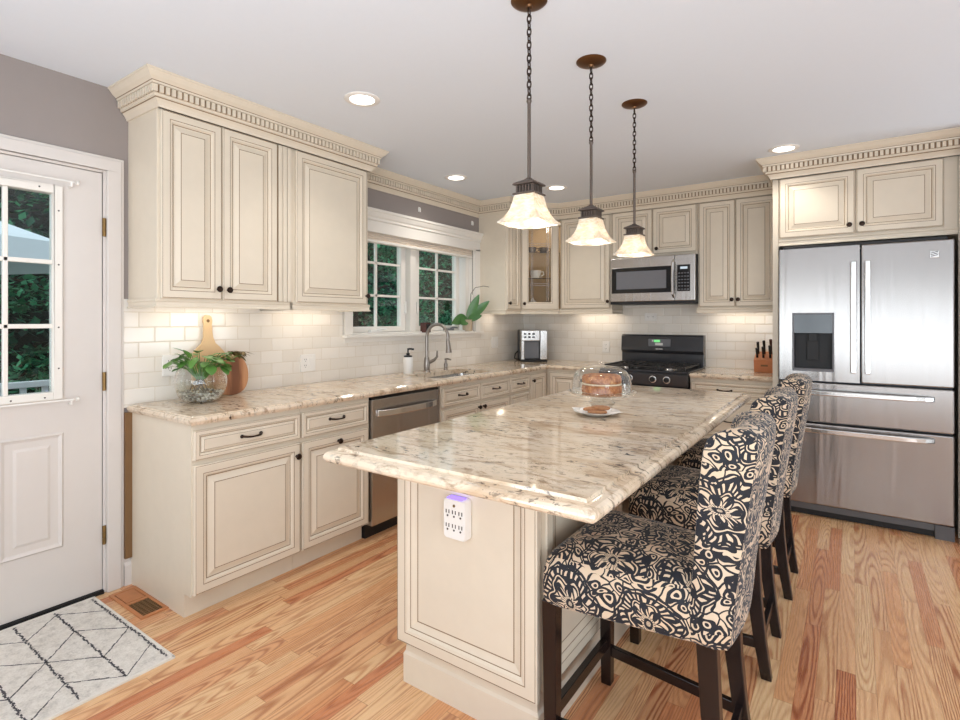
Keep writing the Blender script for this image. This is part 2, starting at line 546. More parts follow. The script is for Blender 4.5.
    def build(s, name, mats, parent=None, smooth=False, bev=0.0, loc=None, angle=0.6, seg=2, uvf=None):
        me = bpy.data.meshes.new(name)
        me.from_pydata(s.v, [], s.f)
        if not isinstance(mats, (list, tuple)): mats = [mats]
        for k in mats: me.materials.append(M[k])
        me.polygons.foreach_set('material_index', s.m)
        bm = bmesh.new(); bm.from_mesh(me)
        bmesh.ops.remove_doubles(bm, verts=bm.verts, dist=1e-6)
        bmesh.ops.recalc_face_normals(bm, faces=bm.faces)
        if uvf:
            L = bm.loops.layers.uv.new('UVMap')
            for f in bm.faces:
                for l in f.loops: l[L].uv = uvf(l.vert.co, f.normal)
        bm.to_mesh(me); bm.free()
        if smooth:
            me.polygons.foreach_set('use_smooth', [True] * len(me.polygons))
            me.set_sharp_from_angle(angle=angle)
        o = bpy.data.objects.new(name, me); C.objects.link(o)
        if parent is not None: o.parent = parent
        if loc is not None: o.location = loc
        if bev > 0:
            md = o.modifiers.new('bevel', 'BEVEL'); md.width = bev; md.segments = seg; md.limit_method = 'ANGLE'; md.angle_limit = 0.6
        return o


def thing(name, label, cat, loc=(0, 0, 0), rz=0.0, group=None):
    o = bpy.data.objects.new(name, None); C.objects.link(o)
    o.empty_display_size = 0.1
    o.location = loc; o.rotation_euler = (0, 0, rz)
    o['label'] = label; o['category'] = cat
    if group: o['group'] = group
    return o


def tag(o, label, cat, group=None):
    o['label'] = label; o['category'] = cat
    if group: o['group'] = group
    return o


def struct(o, label=None):
    o['kind'] = 'structure'
    if label: o['label'] = label
    return o


def copy_tree(o, parent=None):
    c = o.copy(); C.objects.link(c)
    if parent is not None: c.parent = parent
    for ch in [k for k in o.children]: copy_tree(ch, c)
    return c


def slab(name, outer, holes, zt, prof, mats, parent=None, rr=None):
    """a countertop: outer polygon (counter-clockwise), holes, edge profile [(out, z)] from the top inwards edge to the bottom"""
    bm = bmesh.new()
    def off(poly, d):
        n = len(poly); r = []
        for i in range(n):
            p, a, c = Vector(poly[i]), Vector(poly[i - 1]), Vector(poly[(i + 1) % n])
            d1 = (p - a).normalized(); d2 = (c - p).normalized()
            m = Vector((d1.y + d2.y, -d1.x - d2.x)); m = m * 2 / m.length_squared
            r.append((p.x + m.x * d, p.y + m.y * d))
        return r
    if rr:
        off = lambda poly, d: rrect(rr[0] - d, rr[1] + d, rr[2] - d, rr[3] + d, max(0.002, rr[4] + d), 4)
    loops = [[bm.verts.new((x, y, z)) for x, y in off(outer, d)] for d, z in prof]
    n = len(outer)
    for a, b in zip(loops, loops[1:]):
        for i in range(n): bm.faces.new((a[i], b[i], b[(i + 1) % n], a[(i + 1) % n]))
    ht = [[bm.verts.new((x, y, prof[0][1])) for x, y in h] for h in holes]
    hb = [[bm.verts.new((x, y, prof[-1][1])) for x, y in h] for h in holes]
    for a, b in zip(ht, hb):
        for i in range(len(a)): bm.faces.new((a[i], a[(i + 1) % len(a)], b[(i + 1) % len(a)], b[i]))
    for ol, hl in ((loops[0], ht), (loops[-1], hb)):
        allv = list(ol)
        for h in hl: allv += h
        for t3 in tessellate_polygon([[v.co.copy() for v in ol]] + [[v.co.copy() for v in h] for h in hl]):
            if len(set(t3)) == 3:
                try: bm.faces.new([allv[i] for i in t3])
                except ValueError: pass
    bmesh.ops.recalc_face_normals(bm, faces=bm.faces)
    me = bpy.data.meshes.new(name); bm.to_mesh(me); bm.free()
    me.materials.append(M[mats])
    me.polygons.foreach_set('use_smooth', [True] * len(me.polygons)); me.set_sharp_from_angle(angle=0.35)
    o = bpy.data.objects.new(name, me); C.objects.link(o)
    if parent is not None: o.parent = parent
    return o


def rrect(x0, x1, y0, y1, r, n=5):
    pts = []
    for cx, cy, a0 in ((x1 - r, y1 - r, 0), (x0 + r, y1 - r, 90), (x0 + r, y0 + r, 180), (x1 - r, y0 + r, 270)):
        for k in range(n + 1):
            a = math.radians(a0 + 90 * k / n); pts.append((cx + r * math.cos(a), cy + r * math.sin(a)))
    return pts


# ------------------------------------------------------------------ the setting
CEIL = 2.497
XR, YF = 6.0, -9.0
struct(MB().box(0, XR, YF, 0, -0.06, 0).build('floor', 'oak_floor'), 'warm oak strip floor')
struct(MB().box(-0.15, XR + 0.15, YF - 0.15, 0.15, CEIL, CEIL + 0.12).build('ceiling', 'ceiling_paint'), 'smooth white ceiling')

DY0, DY1, DZ = -5.02, -4.105, 2.069          # door opening
WY0, WY1, WZ0, WZ1 = -2.52, -0.945, 1.235, 2.10   # window opening
wl = MB()
T = 0.15
for a, b, z0, z1 in ((YF, DY0 - 0.02, 0, CEIL), (DY0 - 0.02, DY1 + 0.02, DZ + 0.02, CEIL), (DY1 + 0.02, WY0, 0, CEIL),
                     (WY0, WY1, 0, WZ0), (WY0, WY1, WZ1, CEIL), (WY1, 0.15, 0, CEIL)):
    wl.box(-T, 0, a, b, z0, z1)
wall_left = struct(wl.build('wall_left', 'wall_paint'), 'taupe grey wall with the door and window')
wall_back = struct(MB().box(0, XR, 0, 0.15, 0, CEIL).build('wall_back', 'wall_paint'), 'wall behind the range')
struct(MB().box(3.572, 3.70, -0.98, 0, 0, CEIL).build('wall_right', 'wall_paint'), 'short wall beside the fridge')
struct(MB().box(XR, XR + 0.15, YF, 0.15, 0, CEIL).build('wall_side', 'wall_paint'))
struct(MB().box(0, XR, YF - 0.15, YF, 0, CEIL).build('wall_front', 'wall_paint'))

tb = MB()
tb.box(0, 0.008, -4.017, -2.60, 0.90, 1.45).box(0, 0.008, -2.60, -0.86, 0.90, 1.215).box(0, 0.008, -0.86, -0.008, 0.90, 1.45)
o = tb.build('tile_backsplash', 'subway_tile', wall_left); o['label'] = 'glossy cream subway tile'
o = MB().box(0.0, 2.545, -0.008, 0, 0.90, 1.92).build('tile_backsplash', 'subway_tile', wall_back); o['label'] = 'glossy cream subway tile'

bbp = [(0.0, 0.0), (0.016, 0.0), (0.016, 0.10), (0.011, 0.115), (0.006, 0.12), (0.006, 0.14), (0.0, 0.14)]
b = MB().sweep([(0, -3.97), (0, -4.017)][::-1], bbp)
struct(b.build('baseboard_left', 'white_paint'))
b = MB().sweep([(3.572, -0.60), (3.572, -0.98), (3.70, -0.98)][::-1], bbp)
struct(b.build('baseboard_right', 'white_paint'))

# door with nine light window
dr = MB()
FX = -0.004
GY = [(-4.809, -4.643), (-4.640, -4.478), (-4.474, -4.307)]
gy0, gy1, gz0, gz1 = -4.809, -4.307, 1.012, 1.928
dr.box(-0.045, FX, DY0, gy0, 0.02, DZ - 0.004).box(-0.045, FX, gy1, DY1 - 0.004, 0.02, DZ - 0.004)
dr.box(-0.045, FX, gy0, gy1, 0.02, gz0).box(-0.045, FX, gy0, gy1, gz1, DZ - 0.004)
door = struct(dr.build('door_1', 'white_paint'), 'white entry door with a nine light window')
lf = MB()
# raised surround of the glass
for (a, b, z0, z1) in ((gy0 - 0.035, gy0, gz0 - 0.035, gz1 + 0.035), (gy1, gy1 + 0.035, gz0 - 0.035, gz1 + 0.035)):
    lf.box(FX, FX + 0.016, a, b, z0, z1)
lf.box(FX, FX + 0.016, gy0, gy1, gz0 - 0.035, gz0).box(FX, FX + 0.016, gy0, gy1, gz1, gz1 + 0.035)
for yy in (-4.642, -4.476): lf.box(-0.018, FX + 0.008, yy - 0.009, yy + 0.009, gz0, gz1)
for zz in (1.316, 1.611): lf.box(-0.018, FX + 0.008, gy0, gy1, zz - 0.010, zz + 0.010)
lf.build('window_grille', 'window_white', door, bev=0.003)
MB().box(-0.026, -0.020, gy0 + 0.001, gy1 - 0.001, gz0 + 0.001, gz1 - 0.001).build('window_pane', 'window_glass', door)
sc_ = MB()
for (yy, zz) in ((-4.288, 1.12), (-4.288, 1.31), (-4.288, 1.60), (-4.288, 1.85), (-4.36, 1.948), (-4.34, 0.99), (-4.46, 0.99)):
    sc_.lathe([(0.004, 0), (0.003, 0.002)], (FX + 0.016, yy, zz), 8, 'x', 0, True, True)
sc_.build('screw', 'slot', door)
for (a, b) in ((-4.50, -4.265), (-4.855, -4.62)):
    pm = MB().rings(b - a, 0.535, [(0.0, -0.001, 0), (0.008, -0.008, 0), (0.018, -0.002, 0), (0.030, 0.004, 0), (0.045, 0.002, 0), (0.062, -0.005, 0)], 0, 0, 0.001)
    o = pm.build('door_panel', 'white_paint', door)
    o.location = (FX, a, 0.285); o.rotation_euler = (0, 0, PI / 2)
for zz in (1.80, 1.042, 0.286):
    h = MB()
    for k in range(3): h.lathe([(0.007, 0), (0.007, 0.028)], (0.006, DY1 + 0.002, zz - 0.045 + 0.031 * k), 10, 'z', 0, True, True)
    h.box(0.0, 0.003, DY1 - 0.0045, DY1 + 0.02, zz - 0.045, zz + 0.045)
    h.build('hinge', 'brass', door, True)
for zz in (1.99, 0.972):
    r = MB().tube([(0.034, -4.84, zz), (0.034, -4.235, zz)], 0.0045, 8)
    r.tube([(0.0, -4.245, zz - 0.02), (0.034, -4.245, zz - 0.02), (0.036, -4.245, zz)], 0.005, 8).lathe([(0.0, 0), (0.009, 0.002), (0.009, 0.012), (0.0, 0.014)], (0.030, -4.228, zz), 10, 'y')
    o = r.build('curtain_rod', 'white_plastic', door, True)
MB().box(-0.10, 0.012, DY0, DY1, 0.0, 0.018).build('threshold', 'dark_gap', door)
jm = MB()
jm.box(-0.15, 0.0, DY1, DY1 + 0.02, 0, DZ + 0.02).box(-0.15, 0, DY0 - 0.02, DY0, 0, DZ + 0.02).box(-0.15, 0, DY0, DY1, DZ, DZ + 0.02)
cas = [(0.0, 0.0), (0.018, 0.0), (0.020, 0.006), (0.020, 0.060), (0.013, 0.070), (0.013, 0.084), (0.0, 0.088)]
jm.box(0, 0.020, DY1 + 0.012, DY1 + 0.074, 0, DZ + 0.012).box(0, 0.013, DY1 + 0.074, DY1 + 0.088, 0, DZ + 0.074)
jm.box(0, 0.020, DY0 - 0.074, DY0 - 0.012, 0, DZ + 0.012).box(0, 0.020, DY0 - 0.074, DY1 + 0.074, DZ + 0.012, DZ + 0.066).box(0, 0.013, DY0 - 0.088, DY1 + 0.088, DZ + 0.066, DZ + 0.080)
struct(jm.build('trim_1', 'white_paint', bev=0.004), 'white door casing')

# window above the sink
fr = MB()
MID = (WY0 + WY1) / 2 - 0.045
fr.box(-0.15, 0.0, WY0 - 0.0, WY0 + 0.018, WZ0, WZ1).box(-0.15, 0.0, WY1 - 0.018, WY1, WZ0, WZ1).box(-0.15, 0, WY0, WY1, WZ1 - 0.018, WZ1).box(-0.15, 0, WY0, WY1, WZ0, WZ0 + 0.012)
fr.box(-0.125, -0.05, MID - 0.035, MID + 0.035, WZ0, WZ1)
fr.box(-0.13, -0.05, WY1 - 0.075, WY1 - 0.018, WZ0, WZ1)
win = struct(fr.build('window_1', 'window_white'), 'white double casement window')
for (a, b) in ((-2.418, -1.891), (-1.663, -1.129)):
    s_ = MB(); st = 0.055
    s_.box(-0.135, -0.085, a - st, a, 1.25, 2.09).box(-0.135, -0.085, b, b + st, 1.25, 2.09)
    s_.box(-0.135, -0.085, a, b, 1.25, 1.292).box(-0.135, -0.085, a, b, 2.04, 2.09)
    so = s_.build('sash', 'window_white', win, bev=0.004)
    g_ = MB(); mid = (a + b) / 2 + (-0.01 if a < -2 else 0.0)
    g_.box(-0.118, -0.098, mid - 0.009, mid + 0.009, 1.292, 2.04)
    for zz in (1.540, 1.801): g_.box(-0.118, -0.098, a, b, zz - 0.009, zz + 0.009)
    g_.build('grille', 'window_white', so)
    MB().box(-0.112, -0.106, a + 0.001, b - 0.001, 1.293, 2.039).build('window_pane', 'window_glass', so)
for yy in (-2.21, -1.27):
    k = MB().box(-0.085, -0.045, yy - 0.06, yy + 0.06, 1.247, 1.266).tube([(-0.05, yy, 1.266), (-0.03, yy + 0.02, 1.275), (-0.03, yy + 0.09, 1.27)], 0.007, 8)
    k.build('window_crank', 'grey_plastic' if yy > -2 else 'white_plastic', win, bev=0.002)
for yy in (-1.85, -1.70):
    MB().box(-0.085, -0.066, yy - 0.008, yy + 0.008, 1.40, 1.50).build('sash_lock', 'white_plastic', win, bev=0.004)
c_ = MB()
c_.box(0, 0.020, WY1 - 0.004, -0.872, WZ0, 2.03).box(0, 0.020, WY0 - 0.07, WY0 + 0.004, WZ0, 2.03)
hp = [(0.0, 2.02), (0.020, 2.02), (0.020, 2.105), (0.030, 2.112), (0.030, 2.128), (0.040, 2.140), (0.052, 2.168), (0.060, 2.175), (0.060, 2.192), (0.0, 2.196)]
c_.sweep([(0, WY0 - 0.08), (0, -0.872)], hp)
struct(c_.build('trim_2', 'window_white'), 'white window casing with a crown header')
sl = MB().box(-0.05, 0.055, WY0 - 0.085, -0.855, 1.213, 1.235).box(0, 0.016, WY0 - 0.07, -0.872, 1.175, 1.213)
struct(sl.build('trim_3', 'window_white', bev=0.004), 'white window sill')
bl = thing('window_blind', 'cream fabric shade pulled up across the top of the sink window', 'blind', (-0.03, (WY0 + WY1) / 2, 1.95))
hw = (WY1 - WY0) / 2 - 0.022
MB().box(-0.025, 0.028, -hw, hw, 0.095, 0.13).build('head_rail', 'window_white', bl, bev=0.004)
f_ = MB(); loops = []
for k in range(9): loops.append([(0.024 - 0.010 * (k % 2), -hw, 0.012 + k * 0.0105), (0.024 - 0.010 * (k % 2), hw, 0.012 + k * 0.0105)])
f_._open([[l[0] for l in loops], [l[1] for l in loops]], 0)
f_.box(-0.02, 0.012, -hw, hw, 0.012, 0.095)
f_.build('shade_cloth', 'shade_fabric', bl)
MB().box(-0.022, 0.030, -hw, hw, -0.006, 0.012).build('bottom_rail', 'window_white', bl, bev=0.004)
MB().tube([(0.03, hw - 0.01, 0.1), (0.03, hw - 0.012, -0.2), (0.03, hw - 0.01, -0.36)], 0.0025, 6).build('cord', 'stem', bl)
for yy, which in ((-1.761, 'white curtain hook above the middle of the sink window'), (-0.986, 'white curtain hook above the window, next to the corner cabinet')):
    hk = MB().box(0, 0.006, yy - 0.012, yy + 0.012, 2.265, 2.305).box(0.006, 0.016, yy - 0.006, yy + 0.006, 2.262, 2.296)
    o = hk.build('curtain_hook', 'white_plastic', bev=0.001); tag(o, which, 'hook', 'hooks over the window')

# crown moulding: one mitred run
CR = [(0.0, 2.352), (0.008, 2.352), (0.011, 2.361), (0.018, 2.374), (0.027, 2.385), (0.030, 2.389), (0.036, 2.391), (0.036, 2.401), (0.040, 2.403), (0.040, 2.440), (0.052, 2.441),
      (0.054, 2.450), (0.060, 2.456), (0.072, 2.466), (0.083, 2.480), (0.087, 2.486), (0.092, 2.488), (0.092, 2.4965)]
runs = [[(0.004, -3.995), (0.334, -3.995), (0.334, -2.645), (0.004, -2.645)],
        [(0.0, -2.645), (0.0, -0.875), (0.334, -0.875), (0.334, -0.612), (0.612, -0.334), (2.543, -0.334), (2.543, -0.835), (3.60, -0.835)]]
RW = []
for path in runs:
    # the run is walked so that the room lies to the right of travel
    m_ = MB().sweep(path, CR)
    # stained glaze shadow line strips and dentil blocks
    def turn(k):
        if k <= 0 or k >= len(path) - 1: return 0.0
        d1 = (Vector(path[k]) - Vector(path[k - 1])).normalized(); d2 = (Vector(path[k + 1]) - Vector(path[k])).normalized()
        return math.tan(math.asin(max(-1, min(1, d1.x * d2.y - d1.y * d2.x))) / 2)
    PT = 0.0275
    for i in range(len(path) - 1):
        a, c = Vector(path[i]), Vector(path[i + 1]); d = (c - a); L = d.length; d.normalize(); nrm = Vector((d.y, -d.x))
        s0 = -0.050 * turn(i); s1 = L + 0.050 * turn(i + 1)
        n = max(1, round((s1 - s0) / PT)); p_ = (s1 - s0) / n
        for k in range(n):
            u0 = s0 + p_ * k + p_ * 0.19; u1 = u0 + p_ * 0.62
            p0 = a + d * u0 + nrm * 0.0395; p1 = a + d * u1 + nrm * 0.0395
            q0, q1 = p0 + nrm * 0.011, p1 + nrm * 0.011
            z0, z1 = 2.4045, 2.4375
            m_.add([(p0.x, p0.y, z0), (p1.x, p1.y, z0), (q1.x, q1.y, z0), (q0.x, q0.y, z0), (p0.x, p0.y, z1), (p1.x, p1.y, z1), (q1.x, q1.y, z1), (q0.x, q0.y, z1)],
                   [(0, 3, 2, 1), (4, 5, 6, 7), (0, 1, 5, 4), (1, 2, 6, 5), (2, 3, 7, 6), (3, 0, 4, 7)])
    m_.sweep(path, [(0.0402, 2.4032), (0.0406, 2.4032), (0.0406, 2.4398), (0.0402, 2.4398)], mi=1)
    m_.sweep(path, [(0.0270, 2.3852), (0.0276, 2.3850), (0.0302, 2.3888), (0.0298, 2.3892)], mi=1)
    m_.sweep(path, [(0.0541, 2.4500), (0.0546, 2.4498), (0.0566, 2.4522), (0.0562, 2.4526)], mi=1)
    RW.append(m_)
struct(RW[0].build('trim_4', ['cream', 'glaze']), 'dentil crown moulding over the cabinets by the door')
struct(RW[1].build('trim_5', ['cream', 'glaze']), 'dentil crown moulding round the corner')


# ------------------------------------------------------------------ cabinets
def prof_door(fr=0.052):
    return [(0.0, -0.016, 0), (0.004, -0.021, 1), (0.0064, -0.0205, 0), (0.010, -0.021, 0), (fr - 0.014, -0.021, 1), (fr - 0.011, -0.0205, 0), (fr - 0.003, -0.0195, 0),
            (fr + 0.004, -0.010, 1), (fr + 0.0075, -0.009, 0), (fr + 0.013, -0.009, 0), (fr + 0.038, -0.0185, 1), (fr + 0.0412, -0.0192, 0)]


def prof_drawer():
    fr = 0.026
    return [(0.0, -0.017, 0), (0.004, -0.021, 1), (0.0058, -0.0208, 0), (fr - 0.006, -0.021, 1), (fr - 0.0042, -0.0208, 0), (fr, -0.019, 0), (fr + 0.004, -0.013, 1), (fr + 0.006, -0.012, 0),
            (fr + 0.017, -0.0185, 1), (fr + 0.0185, -0.019, 0)]


def knob_mb(x, z, y=-0.0205):
    return MB().lathe([(0.0075, 0.0), (0.0065, -0.006), (0.0055, -0.012), (0.0145, -0.017), (0.0165, -0.022), (0.013, -0.028), (0.006, -0.0305), (0.0, -0.031)], (x, y, z), 16, 'y')


def pull_mb(x, z, w=0.10, y=-0.0205):
    pts = []
    for k in range(13):
        t = k / 12 * 2 - 1
        pts.append((x + t * w / 2, y - 0.026 * (1 - abs(t) ** 5) - 0.002, z - 0.004 * math.cos(t * PI / 2)))
    m = MB().tube(pts, [0.006 - 0.002 * (1 - abs(k / 12 * 2 - 1)) for k in range(13)], 8)
    for s in (-1, 1): m.lathe([(0.009, 0.0), (0.009, -0.004), (0.005, -0.008)], (x + s * w / 2, y, z), 10, 'y', 0, False, True)
    return m


def front(parent, kind, x0, x1, z0, z1, knob=None, fr=0.052):
    w, h = x1 - x0, z1 - z0
    if kind == 'drawer': pr = prof_drawer()
    else: pr = prof_door(min(fr, w * 0.24))
    if kind == 'glass':
        return None
    lim = min(w, h) / 2 - 0.004
    pr = [p for p in pr if p[0] < lim]
    o = MB().rings(w, h, pr, x0, z0, -0.0005).build('drawer' if kind == 'drawer' else 'door', ['cream', 'glaze'], parent)
    if knob is not None:
        if kind == 'drawer': pull_mb(knob[0], knob[1]).build('handle', 'bronze', o, True)
        else: knob_mb(knob[0], knob[1]).build('knob', 'bronze', o, True)
    return o


def carcass(parent, w, d, z0, z1, name='body'):
    return MB().box(0, w, 0, d, z0, z1).build(name, 'cream', parent, bev=0.002)


def light_rail(parent, pts, z=0.0):
    pr = [(0.0, 0.045), (0.010, 0.045), (0.013, 0.034), (0.008, 0.027), (0.008, 0.012), (0.014, 0.006), (0.014, 0.0), (-0.012, 0.0), (-0.012, 0.045)]
    return MB().sweep(pts, [(o, zz + z) for o, zz in pr]).build('light_rail', 'cream', parent)


R90 = PI / 2
UB, UT = 1.403, 2.352        # upper cabinets: rail bottom, top
DB, DT = 1.448, 2.350        # their doors


def upper(name, label, loc, rz, w, d, fronts, z0=UB, group='wall cabinets', rail=True):
    """fronts in local x and world z; local front plane y = 0"""
    t = thing(name, label, 'cabinet', (loc[0], loc[1], z0), rz, group)
    carcass(t, w, d, 0.035 if rail else 0.0, UT + 0.004 - z0)
    for f in fronts:
        k, x0, x1, a, b, kn = f
        front(t, k, x0, x1, a - z0, b - z0, None if kn is None else (kn[0], kn[1] - z0))
    if rail: light_rail(t, [(0.0, 0.0), (w, 0.0)][::-1] if False else [(0, d - 0.02), (0, 0), (w, 0), (w, d - 0.02)])
    return t


# left wall: the local x runs along +y, depth along -x
F_ = 0.312
u = upper('wall_cabinet', 'tall cream double door wall cabinet beside the entry door', (F_, -3.995, 0), R90, 0.735, F_ - 0.002,
      [('door', 0.012, 0.311, DB, DT, (0.287, 1.503)), ('door', 0.315, 0.640, DB, DT, (0.342, 1.501))])
# fluted filler strip
fl = MB().box(0.645, 0.735, -0.010, 0, DB - UB, DT - UB, 1)
for k in range(3): fl.box(0.648 + 0.0295 * k, 0.648 + 0.0295 * k + 0.025, -0.019, -0.009, DB - UB + 0.001, DT - UB - 0.001)
fl.build('fluted_filler', ['cream', 'glaze'], u, bev=0.003)
upper('wall_cabinet', 'cream single door wall cabinet left of the sink window', (F_, -3.258, 0), R90, 0.613, F_ - 0.002,
      [('door', 0.030, 0.590, DB, DT, (0.580, 1.506))])
upper('wall_cabinet', 'narrow cream wall cabinet right of the sink window', (F_, -0.875, 0), R90, 0.262, F_ - 0.002,
      [('door', 0.006, 0.250, DB, DT, (0.030, 1.506))])
# diagonal corner cabinet with a glass door: hollow
dg = thing('wall_cabinet', 'diagonal corner wall cabinet with a glass door and china inside', 'cabinet', (0.334 - 0.016, -0.612 + 0.016 - 0.004, UB), PI / 4, 'wall cabinets')
DWd = 0.393
sq = math.sqrt(0.5)
def loc2(x, y):   # world plan -> local of the diagonal cabinet
    dx, dy = x - dg.location.x, y - dg.location.y
    return ((dx + dy) * sq, (dy - dx) * sq)
m_ = MB()
plan = [loc2(*p) for p in ((0.318, -0.596), (0.008, -0.610), (0.008, -0.010), (0.61, -0.010), (0.596, -0.318))]
for z0, z1 in ((0.035, 0.055), (UT - UB - 0.016, UT + 0.004 - UB)):
    MB().loft([[(x, y, z0) for x, y in plan], [(x, y, z1) for x, y in plan]]).build('bottom_panel' if z0 < 0.1 else 'top_panel', 'cream', dg)
bk = MB()
for i in range(1, 4):
    (x0, y0), (x1, y1) = plan[i], plan[i + 1]
    pass
q = [loc2(*p) for p in ((0.012, -0.606), (0.012, -0.014), (0.606, -0.014))]
for a, b in zip(q, q[1:]): bk.bar((a[0], a[1], (UT - UB) / 2 + 0.02), (b[0], b[1], (UT - UB) / 2 + 0.02), 0.012, UT - UB - 0.07)
bk.build('back_panel', 'interior', dg)
for zz in (0.36, 0.62):
    s_ = [loc2(*p) for p in ((0.318, -0.590), (0.02, -0.600), (0.02, -0.02), (0.60, -0.02), (0.590, -0.318))]
    MB().loft([[(x, y, zz - 0.006) for x, y in s_], [(x, y, zz) for x, y in s_]]).build('shelf', 'clear_glass', dg)
ff = MB()
ff.box(-0.004, 0.014, -0.002, 0.018, 0.035, UT - UB).box(DWd - 0.014, DWd + 0.004, -0.002, 0.018, 0.035, UT - UB).box(0, DWd, -0.002, 0.018, UT - UB - 0.03, UT - UB).box(0, DWd, -0.002, 0.018, 0.035, 0.055)
ff.build('face_frame', 'cream', dg)
dx0, dx1, dz0, dz1 = 0.006, DWd - 0.006, DB - UB, DT - UB
dm = MB()
frw = 0.072
pr = [(0.0, -0.019, 0), (0.004, -0.023, 1), (0.0062, -0.0225, 0), (0.010, -0.023, 0), (frw - 0.010, -0.023, 1), (frw - 0.0075, -0.0228, 0), (frw, -0.019, 0), (frw + 0.002, -0.004, 1), (frw + 0.003, -0.003, 0)]
dm.rings(dx1 - dx0, dz1 - dz0, pr, dx0, dz0, -0.003, close=False)
gd = dm.build('door', ['cream', 'glaze'], dg)
MB().box(dx0 + frw, dx1 - frw, -0.010, -0.006, dz0 + frw, dz1 - frw).build('glass_pane', 'cabinet_glass', gd)
ld = MB()
gx0, gx1, gz0_, gz1_ = dx0 + frw, dx1 - frw, dz0 + frw, dz1 - frw
for xx in (gx0 + 0.03, gx0 + 0.045, gx1 - 0.045, gx1 - 0.03): ld.box(xx - 0.0015, xx + 0.0015, -0.012, -0.0045, gz0_, gz1_)
for zz in (gz0_ + 0.17, gz0_ + 0.19, gz1_ - 0.19, gz1_ - 0.17): ld.box(gx0, gx1, -0.012, -0.0045, zz - 0.0015, zz + 0.0015)
ld.build('leading', 'silver', gd)
knob_mb(0.030, 1.506 - UB, -0.0225).build('knob', 'bronze', gd, True)
light_rail(dg, [(0, 0), (DWd, 0)])

point('cabinet_fill_light', (0.30, -0.30, UT - 0.06), 1.0, (1.0, 0.90, 0.76), 0.03)  # added point light that brightens the china; no fitting is built

# back wall: local x = world x, depth along +y
DT2 = 2.352
upper('wall_cabinet', 'cream single door wall cabinet left of the microwave', (0.615, -F_, 0), 0, 0.535, F_ - 0.01,
      [('door', 0.018, 0.523, DB + 0.008, DT, (0.508, 1.520))])
upper('wall_cabinet', 'short cream double door cabinet above the microwave', (1.152, -F_, 0), 0, 0.770, F_ - 0.01,
      [('door', 0.008, 0.384, 1.940, DT, (0.345, 1.985)), ('door', 0.389, 0.764, 1.940, DT, (0.428, 1.985))], z0=1.914, rail=False)
upper('wall_cabinet', 'cream double door wall cabinet between microwave and fridge', (1.926, -F_, 0), 0, 0.616, F_ - 0.01,
      [('door', 0.010, 0.294, DB + 0.008, DT, (0.272, 1.515)), ('door', 0.298, 0.606, DB + 0.008, DT, (0.320, 1.515))])
# fridge surround
t = thing('side_panel', 'tall cream end panel standing between the wall cabinets and the fridge', 'panel', (2.545, -0.805, 0))
MB().box(0, 0.038, 0, 0.795, 0, UT + 0.004).build('board', 'cream', t, bev=0.002)
fc = thing('wall_cabinet', 'deep cream double door cabinet above the steel fridge', 'cabinet', (2.585, -0.805, 1.872), 0, 'wall cabinets')
carcass(fc, 0.962, 0.795, 0, UT + 0.004 - 1.872)
front(fc, 'door', 0.004, 0.445, 0.055, 2.350 - 1.872, (0.415, 0.11))
front(fc, 'door', 0.452, 0.895, 0.055, 2.350 - 1.872, (0.484, 0.11))
light_rail(fc, [(0, 0), (0.962, 0)])
t = thing('side_panel', 'cream end panel on the far side of the fridge at the right edge', 'panel', (3.549, -0.805, 0))
MB().box(0, 0.021, 0, 0.795, 0, UT + 0.004).build('board', 'cream', t, bev=0.002)


# base cabinets
CT = 0.876
def base(label, loc, rz, w, d, fronts, sink=False):
    t = thing('base_cabinet', label, 'cabinet', (loc[0], loc[1], 0), rz, 'base cabinets')
    pf_ = [(0.0, 0.107), (0.062, 0.107), (0.062, 0.0), (d, 0.0), (d, CT), (0.0, CT)]
    if sink: pf_ = pf_[:4] + [(d, 0.66), (0.025, 0.66), (0.025, CT), (0.0, CT)]
    MB().loft([[(0.0, y, z) for y, z in pf_], [(w, y, z) for y, z in pf_]]).build('body', 'cream', t)
    for k, x0, x1, a, b, kn in fronts: front(t, k, x0, x1, a, b, kn)
    return t


BF = 0.612
DZ0, DZ1, RZ0, RZ1 = 0.117, 0.694, 0.716, 0.850
bc = base('cream base cabinet at the end of the counter, beside the door', (BF, -3.985, 0), R90, 0.567, BF - 0.01,
     [('drawer', 0.006, 0.562, RZ0, RZ1, (0.279, 0.788)), ('door', 0.006, 0.562, DZ0, DZ1, (0.535, 0.630))])
base('cream base cabinet with drawer and door left of the dishwasher', (BF, -3.416, 0), R90, 0.496, BF - 0.01,
     [('drawer', 0.006, 0.478, RZ0, RZ1, (0.235, 0.792)), ('door', 0.006, 0.478, DZ0, DZ1, (0.245, 0.660))])
sb = base('cream sink base cabinet with two drawer fronts right of the dishwasher', (BF, -2.232, 0), R90, 0.925, BF - 0.01,
     [('drawer', 0.010, 0.480, RZ0, RZ1, (0.245, 0.788)), ('drawer', 0.486, 0.920, RZ0, RZ1, (0.703, 0.788)),
      ('door', 0.010, 0.480, DZ0, DZ1, (0.45, 0.665)), ('door', 0.486, 0.920, DZ0, DZ1, (0.516, 0.665))], sink=True)
base('narrow cream drawer base cabinet between the sink base and the corner', (BF, -1.305, 0), R90, 0.345, BF - 0.01,
     [('drawer', 0.004, 0.340, RZ0, RZ1, (0.172, 0.788)), ('drawer', 0.004, 0.340, 0.425, DZ1, (0.172, 0.56)), ('drawer', 0.004, 0.340, DZ0, 0.405, (0.172, 0.27))])
